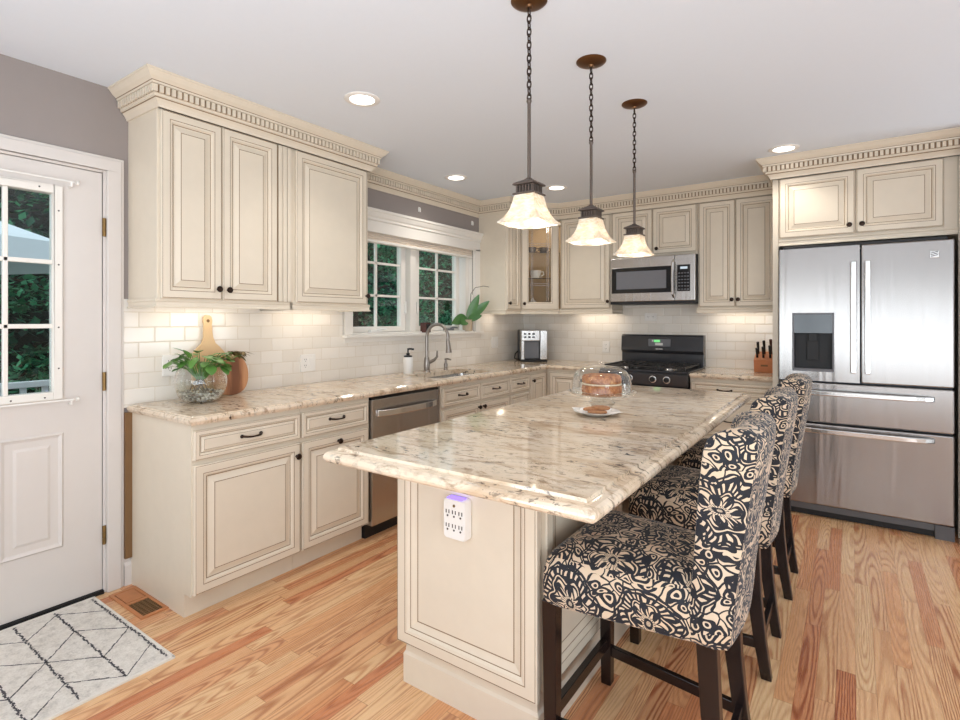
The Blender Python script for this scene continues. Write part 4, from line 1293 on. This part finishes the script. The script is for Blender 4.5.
st = stool()
st['label'] = 'black and tan paisley counter stool nearest, at the island corner'
s2 = copy_tree(st); s2.location = (2.480, -2.765, 0); s2['label'] = 'paisley counter stool standing between two others along the island'
s3 = copy_tree(st); s3.location = (2.492, -2.055, 0); s3['label'] = 'paisley counter stool farthest along the island, in front of the fridge'

# ------------------------------------------------------------------ rug and vent
RX0, RX1, RY1, RY0 = 0.022, 0.812, -4.150, -5.45
t = thing('rug', 'cream woven rug with dark diamond lines lying in front of the door', 'rug', ((RX0 + RX1) / 2, (RY0 + RY1) / 2, 0))
hx, hy = (RX1 - RX0) / 2, (RY1 - RY0) / 2
MB().box(-hx, hx, -hy, hy, 0.0005, 0.007).build('pile', 'rug_pile', t, bev=0.002)
rb = MB()
rb.box(hx - 0.010, hx + 0.002, -hy, hy, 0.0005, 0.0082).box(-hx - 0.002, -hx + 0.010, -hy, hy, 0.0005, 0.0082).box(-hx, hx, hy - 0.006, hy + 0.002, 0.0005, 0.0082)
rb.build('border', 'rug_border', t)
ln = MB(); cxr, cyr = (RX0 + RX1) / 2, (RY0 + RY1) / 2
def dash(x0, y0, x1, y1, w, fuzz):
    d = Vector((x1 - x0, y1 - y0)); L = d.length; d.normalize(); nn = Vector((-d.y, d.x)); s_ = 0.0
    while s_ < L:
        l = rnd.uniform(0.004, 0.013) if fuzz else rnd.uniform(0.012, 0.03)
        off = rnd.uniform(-1, 1) * (0.004 if fuzz else 0.0015)
        p = Vector((x0, y0)) + d * s_ + nn * off; q = p + d * min(l, L - s_)
        ww = w * rnd.uniform(0.5, 1.2)
        vs = [p + nn * ww / 2, p - nn * ww / 2, q - nn * ww / 2, q + nn * ww / 2]
        ln.add([(v.x - cxr, v.y - cyr, 0.0074) for v in vs], [(0, 1, 2, 3)])
        s_ += l * (0.95 if fuzz else 1.05)
even, odd = (0.21, 0.442, 0.646), (0.068, 0.284, 0.586, 0.786)
links = ((0.068, 0.21), (0.284, 0.442), (0.586, 0.442), (0.786, 0.646))
ys = [-4.166 - 0.1465 * k for k in range(9)]
for k, y in enumerate(ys):
    dash(RX0 + 0.02, y, RX1 - 0.025, y, 0.009, True)
    if k + 1 < len(ys):
        for o_, e_ in links:
            a, b = (e_, o_) if k % 2 == 0 else (o_, e_)
            dash(a, y, b, ys[k + 1], 0.006, False)
ln.build('diamond_lines', 'rug_line', t)

t = thing('floor_vent', 'wooden floor vent with slatted grille beside the base cabinet', 'vent', (0.235, -4.045, 0))
MB().box(-0.175, 0.175, -0.060, -0.044, 0.0, 0.006).box(-0.175, 0.175, 0.044, 0.060, 0, 0.006).box(-0.175, -0.155, -0.044, 0.044, 0, 0.006).box(0.155, 0.175, -0.044, 0.044, 0, 0.006).box(-0.02, 0.0, -0.044, 0.044, 0, 0.006).build('vent_frame', 'oak_vent', t, bev=0.002)
MB().box(-0.155, 0.155, -0.044, 0.044, 0.0002, 0.0012).build('duct_opening', 'dark_gap', t)
sl = MB()
for k in range(9): sl.box(0.006 + 0.0165 * k, 0.011 + 0.0165 * k, -0.044, 0.044, 0.001, 0.005)
for k in range(4): sl.box(0.0, 0.155, -0.030 + 0.02 * k, -0.026 + 0.02 * k, 0.001, 0.0045)
sl.build('slats', 'wood_and_shade_brown', t)
MB().box(-0.150, -0.024, -0.040, 0.040, 0.001, 0.0055).build('solid_insert', 'oak_vent', t)

# ------------------------------------------------------------------ cake, plate, cookies on the island
ZI = 0.922
CXc, CYc = 1.970, -2.600
t = thing('cake_stand', 'low clear glass cake stand on the far part of the island', 'cake stand', (CXc, CYc, ZI))
MB().lathe([(0.058, 0.001), (0.066, 0.003), (0.055, 0.010), (0.048, 0.022), (0.052, 0.036), (0.070, 0.042), (0.160, 0.046), (0.170, 0.058), (0.172, 0.060), (0.166, 0.060), (0.155, 0.051), (0.0, 0.050)], (0, 0, 0), 40).build('stand_body', 'clear_glass', t, True)
t = thing('cake', 'golden brown two layer cake under the glass dome', 'cake', (CXc, CYc, ZI + 0.051))
def cake_layer(z0, z1, r):
    loops = []
    for z, k in ((z0, 0.93), (z0 + 0.006, 0.99), ((z0 + z1) / 2, 1.0), (z1 - 0.008, 0.98), (z1, 0.88)):
        loops.append([(r * k * (1 + 0.018 * math.sin(14 * a)) * math.cos(a), r * k * (1 + 0.018 * math.sin(14 * a)) * math.sin(a), z) for a in (2 * PI * i / 84 for i in range(84))])
    return MB().loft(loops)
cake_layer(0.0, 0.045, 0.100).build('sponge_layer', 'cake_crust', t, True)
MB().lathe([(0.0, 0.044), (0.098, 0.044), (0.099, 0.051), (0.0, 0.051)], (0, 0, 0), 40).build('cream_filling', 'cream_filling', t, True)
cake_layer(0.050, 0.092, 0.098).build('sponge_layer', 'cake_crust', t, True)
t = thing('glass_dome', 'clear glass dome with a knob covering the cake', 'dome', (CXc, CYc, ZI + 0.0605))
MB().lathe([(0.152, 0.0), (0.150, 0.004), (0.147, 0.045), (0.140, 0.078), (0.122, 0.104), (0.090, 0.120), (0.045, 0.127), (0.012, 0.129)], (0, 0, 0), 44).lathe([(0.155, 0.0), (0.155, 0.004), (0.147, 0.005), (0.146, 0.0)], (0, 0, 0), 44).build('dome_shell', 'clear_glass', t, True)
MB().lathe([(0.010, 0.127), (0.007, 0.134), (0.016, 0.142), (0.018, 0.149), (0.012, 0.156), (0.0, 0.157)], (0, 0, 0), 18).build('knob', 'clear_glass', t, True)
PXc, PYc = 2.085, -2.945
pt = MB().lathe([(0.0, 0.002), (0.05, 0.0), (0.055, 0.002), (0.070, 0.008), (0.098, 0.017), (0.102, 0.019), (0.098, 0.020), (0.066, 0.011), (0.0, 0.007)], (0, 0, 0), 40).build('plate', 'porcelain', None, True)
pt.location = (PXc, PYc, ZI); tag(pt, 'round white plate on the island in front of the cake stand', 'plate')
nk = MB(); N = 14; lps = []
for i in range(N + 1):
    row = []
    for j in range(N + 1):
        a, b = (i / N * 2 - 1) * 0.086, (j / N * 2 - 1) * 0.086
        r = math.hypot(a, b)
        z = 0.0095 + max(0, r - 0.055) * 0.20 + 0.002 * math.sin(a * 60) * math.cos(b * 50)
        row.append((a, b, z))
    lps.append(row)
nk._open(lps, 0)
nk._open([[(x, y, z - 0.001) for x, y, z in r] for r in lps], 0)
o = nk.build('napkin', 'napkin', None, True); o.location = (PXc, PYc, ZI + 0.001); o.rotation_euler = (0, 0, 0.75); tag(o, 'white paper napkin folded open on the white plate', 'napkin')
for k, (dx, dy, dz, rz, tilt, lab) in enumerate(((0.012, -0.02, 0.0118, 0.4, 0.0, 'flat brown cookie slice lowest on the napkin'), (-0.022, -0.004, 0.0200, 0.9, 0.10, 'brown cookie slice in the middle of the napkin pile'), (0.014, 0.012, 0.0262, 0.2, 0.16, 'brown cookie slice lying on top of the others on the plate'))):
    ck = MB(); lo = []
    for z, kk in ((0.0, 0.9), (0.003, 1.0), (0.008, 1.0), (0.011, 0.9)):
        lo.append([(0.042 * kk * math.cos(a), 0.020 * kk * math.sin(a) * (1 + 0.15 * math.cos(a)), z) for a in (2 * PI * i / 24 for i in range(24))])
    o = ck.loft(lo).build('cookie', 'cookie', None, True)
    o.location = (PXc + dx, PYc + dy, ZI + dz); o.rotation_euler = (tilt, 0, rz); tag(o, lab, 'cookie', 'cookies on the napkin')

# ------------------------------------------------------------------ left counter: bowl, plant, boards
ZC = 0.914
BXc, BYc = 0.215, -3.735
t = thing('fish_bowl', 'round clear glass bowl holding water and pebbles on the counter end', 'bowl', (BXc, BYc, ZC))
def bowl_r(z): return math.sqrt(max(0.0, 0.128 ** 2 - (z - 0.108) ** 2))
prof = [(0.0, 0.0), (0.055, 0.0)] + [(bowl_r(0.008 + 0.018 * k), 0.008 + 0.018 * k) for k in range(11)] + [(0.088, 0.200), (0.092, 0.204), (0.088, 0.204)]
MB().lathe(prof, (0, 0, 0), 44).build('glass_shell', 'clear_glass', t, True)
MB().lathe([(0.0, 0.006), (0.055, 0.006)] + [(bowl_r(0.012 + 0.016 * k) - 0.004, 0.012 + 0.016 * k) for k in range(6)] + [(bowl_r(0.1) - 0.004, 0.100), (0.0, 0.100)], (0, 0, 0), 36).build('water', 'water', t, True)
pb = MB()
for k in range(420):
    z = 0.010 + 0.046 * (k / 420) ** 0.8; rr = (bowl_r(z) - 0.011) * (1 if rnd.random() < 0.5 else math.sqrt(rnd.random())); a = rnd.uniform(0, 2 * PI)
    r = rnd.uniform(0.005, 0.009); cx, cy = rr * math.cos(a), rr * math.sin(a)
    pb.loft([[(cx + r * q * math.cos(b), cy + r * q * math.sin(b), z + r * h) for b in (2 * PI * i / 6 for i in range(6))] for q, h in ((0.5, -0.6), (1, 0), (0.5, 0.6))])
o = pb.build('pebbles', 'pebble', t); o['kind'] = 'stuff'


def leaf_mb(m, base, direction, length, width, droop=0.4, fold=0.25, mi=0, n=7, face=None):
    d = Vector(direction).normalized(); side = d.cross(Vector(face if face else (0, 0, 1)))
    side = side.normalized() if side.length > 1e-3 else Vector((1, 0, 0))
    p = Vector(base); rows = []
    for k in range(n + 1):
        t_ = k / n
        w = width * (math.sin(PI * min(1, t_ * 0.92 + 0.06)) ** 0.8) * 0.5
        dd = (d + Vector((0, 0, -droop * t_ * 1.6))).normalized()
        if k: p = p + dd * (length / n)
        up = side.cross(dd).normalized()
        rows.append([p + side * w + up * w * fold, p + side * w * 0.5 + up * w * fold * 0.35, p, p - side * w * 0.5 + up * w * fold * 0.35, p - side * w + up * w * fold])
    m._open(rows, mi)
    return p


t = thing('pothos_plant', 'leafy green plant growing out of the round glass bowl', 'plant', (BXc, BYc, ZC + 0.10))
lv = MB(); stm = MB(); lr = MB(); rt = MB()
for k in range(60):
    a = rnd.uniform(0, 2 * PI); el = rnd.uniform(0.05, 1.25); L = rnd.uniform(0.05, 0.125)
    b0 = Vector((0.02 * math.cos(a), 0.02 * math.sin(a), 0.02))
    tip = b0 + Vector((math.cos(a) * math.cos(el), math.sin(a) * math.cos(el) * 1.1, 0.10 / L * 0.6 + math.sin(el) * 0.8)) * L
    stm.tube([b0, (b0 + tip) / 2 + Vector((0, 0, 0.02)), tip], 0.002, 5)
    up = rnd.uniform(-0.5, 0.9)
    leaf_mb(lv, tip, (math.cos(a) + rnd.uniform(-.5, .5), math.sin(a) + rnd.uniform(-.5, .5), up), rnd.uniform(0.055, 0.085), rnd.uniform(0.036, 0.054), rnd.uniform(0.1, 0.6), 0.12)
for k in range(24):   # the reddish rosette that leans over the round board
    a = rnd.uniform(-0.6, 2.9); L = rnd.uniform(0.13, 0.17)
    leaf_mb(lr, (0.02, 0.165 + rnd.uniform(-.02, .03), 0.150 + rnd.uniform(-.01, .01)), (math.cos(a) * 0.8, math.sin(a) * 1.0, rnd.uniform(-0.1, 0.6)), rnd.uniform(0.065, 0.10), 0.027, 0.6, 0.15)
stm.tube([(0.01, 0.02, 0.03), (0.02, 0.09, 0.12), (0.02, 0.165, 0.150)], 0.0035, 6)
for k in range(16):
    a = rnd.uniform(0, 2 * PI); r = rnd.uniform(0.01, 0.05)
    rt.tube([(0.01 * math.cos(a), 0.01 * math.sin(a), 0.03), (r * math.cos(a), r * math.sin(a), -0.01), (r * 1.2 * math.cos(a + .5), r * 1.2 * math.sin(a + .5), -0.04)], 0.0022, 5)
lv.build('leaves', 'leaf', t, True); stm.build('stems', 'leaf', t, True); lr.build('reddish_leaves', 'leaf_red', t, True); rt.build('roots', 'stem', t, True)

# paddle board and round board leaning on the tile
def board(outline, th, hole=None):
    m = MB()
    m.loft([[(0, y, z) for y, z in outline], [(th, y, z) for y, z in outline]])
    return m
pts = []
for k in range(25):     # body then shoulder then handle, right half
    pts.append((0.10 * math.sin(PI * 0.5), 0.02))
    break
right = [(0.085, 0.0), (0.098, 0.015), (0.100, 0.06), (0.098, 0.20), (0.090, 0.245), (0.065, 0.275), (0.040, 0.298), (0.027, 0.330), (0.023, 0.37), (0.022, 0.40), (0.026, 0.425), (0.022, 0.447), (0.010, 0.458)]
ol = right + [(-y, z) for y, z in right[::-1]]
t = thing('cutting_board', 'pale maple paddle cutting board leaning on the tile behind the plant', 'cutting board', (0.062, -3.600, ZC + 0.001), 0, 'cutting boards')
t.rotation_euler = (0, -0.085, 0)
MB().loft([[(x, y * k, z * 1.0) for y, z in ol] for x, k in ((-0.008, 0.97), (-0.006, 1.0), (0.006, 1.0), (0.008, 0.97))]).build('board', 'maple', t)
o = MB().lathe([(0.009, 0.0), (0.009, 0.0008)], (0.0082, 0, 0.425), 16, 'x', 0, True, True).build('hanging_hole', 'wood_and_shade_brown', t)
rr = [(0.108 * math.sin(a) * (1.0 if abs(a) < 2 else 1.0), 0.125 - 0.125 * math.cos(a)) for a in (PI * k / 20 for k in range(21))]
ol2 = []
for k in range(40):
    a = 2 * PI * k / 40
    ol2.append((0.106 * math.copysign(abs(math.sin(a)) ** 0.85, math.sin(a)), 0.115 - 0.115 * math.copysign(abs(math.cos(a)) ** 0.9, math.cos(a))))
t = thing('cutting_board', 'round dark walnut cutting board standing right of the glass bowl', 'cutting board', (0.112, -3.505, ZC + 0.001), 0, 'cutting boards')
t.rotation_euler = (0, -0.10, 0)
MB().loft([[(x, y * k, 0.115 + (z - 0.115) * k) for y, z in ol2] for x, k in ((-0.009, 0.97), (-0.007, 1.0), (0.007, 1.0), (0.009, 0.97))]).build('board', 'walnut', t)

# ------------------------------------------------------------------ window sill: orchid, dark box
t = thing('orchid', 'potted orchid with strap leaves on the right end of the window sill', 'plant', (-0.005, -1.055, 1.236))
MB().lathe([(0.0, 0.0), (0.040, 0.0), (0.044, 0.004), (0.052, 0.10), (0.054, 0.112), (0.048, 0.112), (0.044, 0.10), (0.0, 0.098)], (0, 0, 0), 28).build('pot', 'terracotta', t, True)
lv = MB()
for d, L, w, dr_, fo in (((-0.02, -1.0, 0.30), 0.25, 0.11, 0.45, 0.15), ((0.25, -0.9, 0.05), 0.17, 0.09, 0.35, 0.15), ((0.35, 0.25, 1.0), 0.27, 0.085, 0.05, 0.2), ((0.75, 0.50, 0.85), 0.28, 0.085, 0.05, 0.2), ((0.6, 0.1, 0.30), 0.16, 0.075, 0.2, 0.2)):
    leaf_mb(lv, (0.0, 0.0, 0.105), d, L, w, dr_, fo, n=9, face=(0.6, -0.75, 0.35))
lv.build('leaves', 'orchid_leaf', t, True)
MB().tube([(0.0, 0.0, 0.10), (0.02, 0.02, 0.25), (0.02, 0.03, 0.36), (0.05, 0.06, 0.42), (0.12, 0.10, 0.435), (0.17, 0.12, 0.425)], 0.0035, 6).build('flower_stem', 'stem', t, True)
t = thing('candle_box', 'small dark square copper coloured box on the window sill behind the faucet', 'box', (0.010, -1.688, 1.236))
MB().box(-0.030, 0.030, -0.036, 0.036, 0, 0.085).build('box_body', 'copper_box', t, bev=0.004)
MB().box(-0.024, 0.0305, -0.024, 0.024, 0.012, 0.072).build('front_inset', 'black_gloss', t)

# ------------------------------------------------------------------ coffee maker and knife block
t = thing('coffee_maker', 'silver and black coffee maker standing in the counter corner', 'coffee maker', (0.265, -0.265, ZC), PI / 4 - 0.10)
cw = 0.135
MB().box(-cw, cw, -0.13, 0.15, 0.0, 0.022).build('base', 'black_matte', t, bev=0.004)
MB().box(-cw, cw, 0.0, 0.15, 0.022, 0.325).build('water_tower', 'charcoal', t, bev=0.006)
MB().box(-cw, cw * 0.42, -0.13, 0.0, 0.215, 0.325).build('brew_head', 'silver', t, bev=0.006)
MB().box(cw * 0.45, cw, -0.13, 0.0, 0.022, 0.325).build('reservoir_cover', 'bright_steel', t, bev=0.006)
MB().box(-cw, -cw + 0.03, -0.125, 0.0, 0.022, 0.215).build('side_pillar', 'silver', t, bev=0.003)
MB().box(-cw + 0.035, cw * 0.42, -0.09, 0.0, 0.03, 0.212).build('carafe_bay', 'grey_plastic', t, bev=0.004)
MB().box(-0.07, 0.025, -0.165, -0.125, 0.0, 0.030).build('drip_tray', 'black_matte', t, bev=0.004)
b_ = MB()
for r in range(2):
    for c in range(3): b_.box(-0.110 + 0.044 * c, -0.085 + 0.044 * c, -0.133, -0.129, 0.245 + 0.033 * r, 0.263 + 0.033 * r)
b_.build('buttons', 'charcoal', t)
MB().tube([(-cw, 0.10, 0.10), (-cw - 0.03, 0.11, 0.07), (-cw - 0.035, 0.12, 0.02), (-cw - 0.0, 0.13, 0.006)], 0.006, 8).build('power_cord', 'black_matte', t, True)

kb = thing('knife_block', 'orange brown wooden knife block against the fridge panel', 'knife block', (2.425, -0.200, ZC))
pf = [(-0.075, 0.0), (0.075, 0.0), (0.085, 0.10), (0.060, 0.155), (-0.075, 0.085), (-0.085, 0.075)]
MB().loft([[(x, y, z) for y, z in [(-0.070, 0.0), (0.085, 0.0), (0.10, 0.145), (0.055, 0.165), (-0.085, 0.105)]] for x in (-0.072, 0.078)]).build('block', 'knife_wood', kb, bev=0.003)
MB().box(-0.02, 0.03, -0.0815, -0.077, 0.05, 0.064).build('maker_mark', 'wood_and_shade_brown', kb)
k = 0
labs = ['black handled knife at the left front of the knife block', 'black handled knife in the front middle of the knife block', 'black handled knife at the right front of the knife block', 'taller black handled knife at the left back of the knife block', 'taller black handled knife in the back middle of the knife block', 'red brown handled knife at the right back of the knife block']
for r in range(2):
    for c in range(3):
        x = 2.425 + (-0.05, -0.005, 0.045)[c]; y = -0.200 + (-0.045, 0.020)[r]; z = ZC + (0.120, 0.150)[r]
        dv = Vector((0.0, -0.42, 1.0)).normalized(); nv_ = Vector((1, 0, 0))
        L = (0.085, 0.105)[r] + 0.012 * ((c * 7 + r * 3) % 3)
        t = thing('knife', labs[k], 'knife', (x, y, z), 0, 'knives in the block')
        MB().tube([(0, 0.004, -0.012), tuple(dv * L * 0.25), tuple(dv * L * 0.6), tuple(dv * L)], [0.009, 0.0085, 0.010, 0.011], 8).build('knife_handle', 'black_matte' if k != 5 else 'copper_box', t, True)
        MB().tube([tuple(dv * L * 0.3 + Vector((0.0, -0.0095, 0))), tuple(dv * L * 0.32 + Vector((0, -0.0105, 0)))], 0.003, 6).build('rivet', 'silver', t)
        k += 1


# ------------------------------------------------------------------ china in the glass cabinet
def cup(loc, label, mat='cup_white', s=1.0):
    t = thing('tea_cup', label, 'cup', loc, 0.3, 'china in the glass cabinet')
    MB().lathe([(0.0, 0.0), (0.022, 0.0), (0.026, 0.004), (0.040, 0.03), (0.045, 0.062), (0.042, 0.062), (0.036, 0.03), (0.0, 0.008)], (0, 0, 0), 24).build('cup_bowl', mat, t, True)
    MB().tube([(0.040, 0.0, 0.05), (0.062, 0, 0.052), (0.066, 0, 0.030), (0.040, 0, 0.018)], 0.004, 8).build('handle', mat, t, True)
    t.scale = (s, s, s)
def saucer(loc, label):
    o = MB().lathe([(0.0, 0.0), (0.03, 0.0), (0.075, 0.010), (0.078, 0.013), (0.03, 0.005), (0.0, 0.004)], (0, 0, 0), 28).build('saucer', 'cup_white', None, True)
    o.location = loc; tag(o, label, 'saucer', 'china in the glass cabinet')
saucer((0.345, -0.345, UB + 0.3605), 'white saucer on the lower glass shelf of the corner cabinet')
cup((0.345, -0.345, UB + 0.366), 'white tea cup on a saucer behind the glass door', 'cup_white', 1.35)
cup((0.315, -0.370, UB + 0.621), 'grey cup on the upper shelf of the corner cabinet, on the left', 'cup_dark', 1.1)
cup((0.400, -0.270, UB + 0.621), 'grey cup on the upper shelf of the corner cabinet, on the right', 'cup_dark', 1.1)
t = thing('gravy_boat', 'white lidded dish standing on the bottom of the glass cabinet', 'dish', (0.330, -0.370, UB + 0.056), 0.6)
MB().lathe([(0.0, 0.0), (0.04, 0.0), (0.075, 0.03), (0.078, 0.04), (0.05, 0.06), (0.022, 0.085), (0.010, 0.10), (0.006, 0.115), (0.0, 0.118)], (0, 0, 0), 26).build('dish_body', 'cup_white', t, True)
MB().tube([(0.07, 0, 0.03), (0.10, 0, 0.045), (0.115, 0, 0.06)], [0.012, 0.010, 0.006], 8).build('spout', 'cup_white', t, True)

# ------------------------------------------------------------------ outdoors
gnd = MB().box(-22, -0.16, -12, 14, -0.55, -0.5).build('ground', 'ground'); struct(gnd, 'lawn outside')
dk = MB()
for k in range(16): dk.box(-2.62 + 0.15 * k, -2.475 + 0.15 * k, -6.5, -1.5, -0.10, -0.06)
struct(dk.build('deck_floor', 'deck'), 'deck outside the door')
rl = thing('deck_railing', 'white deck railing with square balusters seen through the door', 'railing', (-2.35, -4.0, -0.06))
MB().box(-0.035, 0.035, -2.4, 2.4, 0.868, 0.915).build('top_rail', 'rail_white', rl, bev=0.004)
MB().box(-0.02, 0.02, -2.4, 2.4, 0.08, 0.12).build('bottom_rail', 'rail_white', rl)
for k in range(34):
    y = -2.33 + 0.14 * k
    if 0.0 < y < 0.75 or k % 17 == 0:
        MB().box(-0.018, 0.018, y - 0.018, y + 0.018, 0.0, 0.87).build('baluster', 'rail_white', rl)
um = thing('patio_umbrella', 'white patio umbrella open on the deck outside the door', 'umbrella', (-3.95, -4.30, -0.5))
def uring(r, z, n=8): return [(r * math.cos(2 * PI * k / n), r * math.sin(2 * PI * k / n), z) for k in range(n)]
MB().loft([uring(1.35, 2.36), uring(1.34, 2.56), uring(0.7, 2.80), uring(0.03, 2.98)], 0, False, True).build('canopy', 'umbrella_cloth', um)
MB().tube([(0, 0, 0), (0, 0, 3.02)], 0.022, 10).lathe([(0.25, 0), (0.25, 0.06), (0.05, 0.09)], (0, 0, 0), 20, cap0=True).build('pole', 'rail_white', um)


def tree(loc, r, h, label, n, mat='foliage', ls=0.11, trunk=0.10):
    t = thing('leafy_tree', label, 'tree', loc, 0, 'trees outside')
    tk = MB().tube([(0, 0, 0), (0.05, 0.03, h * 0.35), (-0.04, 0.02, h * 0.7), (0, 0, h)], [trunk, trunk * 0.8, trunk * 0.55, 0.02], 8)
    for k in range(7):
        a = k * 2.4; z = h * (0.25 + 0.08 * k)
        tk.tube([(0, 0, z), (r * 0.4 * math.cos(a), r * 0.4 * math.sin(a), z + 0.3), (r * 0.75 * math.cos(a), r * 0.75 * math.sin(a), z + 0.45)], [trunk * 0.4, trunk * 0.25, 0.01], 6)
    tk.build('trunk', 'trunk', t, True)
    f = MB(); clumps = []
    for k in range(46):
        a = rnd.uniform(0, 2 * PI); q = math.sqrt(rnd.random()) * r; zc = rnd.uniform(0.06, 1.0) * h
        q *= 0.55 + 0.45 * math.sin(PI * min(0.9, zc / h * 0.85 + 0.08)) ** 0.5
        clumps.append((q * math.cos(a), q * math.sin(a), zc, rnd.uniform(0.25, 0.45) * r))
    for k in range(n):
        cx, cy, cz, cr = clumps[k % len(clumps)]
        u = Vector((rnd.gauss(0, 1), rnd.gauss(0, 1), rnd.gauss(0, 1))).normalized() * cr * rnd.random() ** 0.4
        p = Vector((cx, cy, cz)) + Vector((u.x, u.y, u.z * 0.75))
        d = Vector((rnd.uniform(-1, 1), rnd.uniform(-1, 1), rnd.uniform(-0.9, 0.3))).normalized()
        s = d.cross(Vector((rnd.uniform(-.5, .5), rnd.uniform(-.5, .5), 1))).normalized()
        L = ls * rnd.uniform(0.6, 1.3); w = L * 0.33
        b = p + d * L * 0.5
        f.add([p, b + s * w - Vector((0, 0, .01)), p + d * L, b - s * w - Vector((0, 0, .01))], [(0, 1, 2, 3)])
    f.build('foliage', mat, t)


tree((-4.5, 1.5, -0.5), 1.35, 4.4, 'leafy tree outside the left pane of the sink window', 6000)
tree((-5.3, 4.7, -0.5), 1.5, 4.6, 'leafy tree outside the right pane of the sink window', 6000)
tree((-7.0, -1.9, -0.5), 1.4, 5.0, 'leafy tree behind the umbrella outside the door', 5600, 'foliage', 0.13)
hd = thing('hedge', 'tall dense dark hedge closing the garden behind the trees', 'hedge', (-10.5, 2.0, -0.5))
hf = MB()
for k in range(13000):
    p = Vector((rnd.uniform(-0.5, 0.75), rnd.uniform(-8.5, 15.5), rnd.uniform(0.05, 6.0)))
    if rnd.random() < 0.7: p.x = rnd.uniform(0.45, 0.8)
    d = Vector((rnd.uniform(-.3, 1), rnd.uniform(-1, 1), rnd.uniform(-1, 0.4))).normalized(); s = d.cross(Vector((0, 0, 1))).normalized()
    L = rnd.uniform(0.16, 0.32)
    hf.add([p, p + d * L * .5 + s * L * .3, p + d * L, p + d * L * .5 - s * L * .3], [(0, 1, 2, 3)])
hf.build('leaves', 'foliage_deep', hd)
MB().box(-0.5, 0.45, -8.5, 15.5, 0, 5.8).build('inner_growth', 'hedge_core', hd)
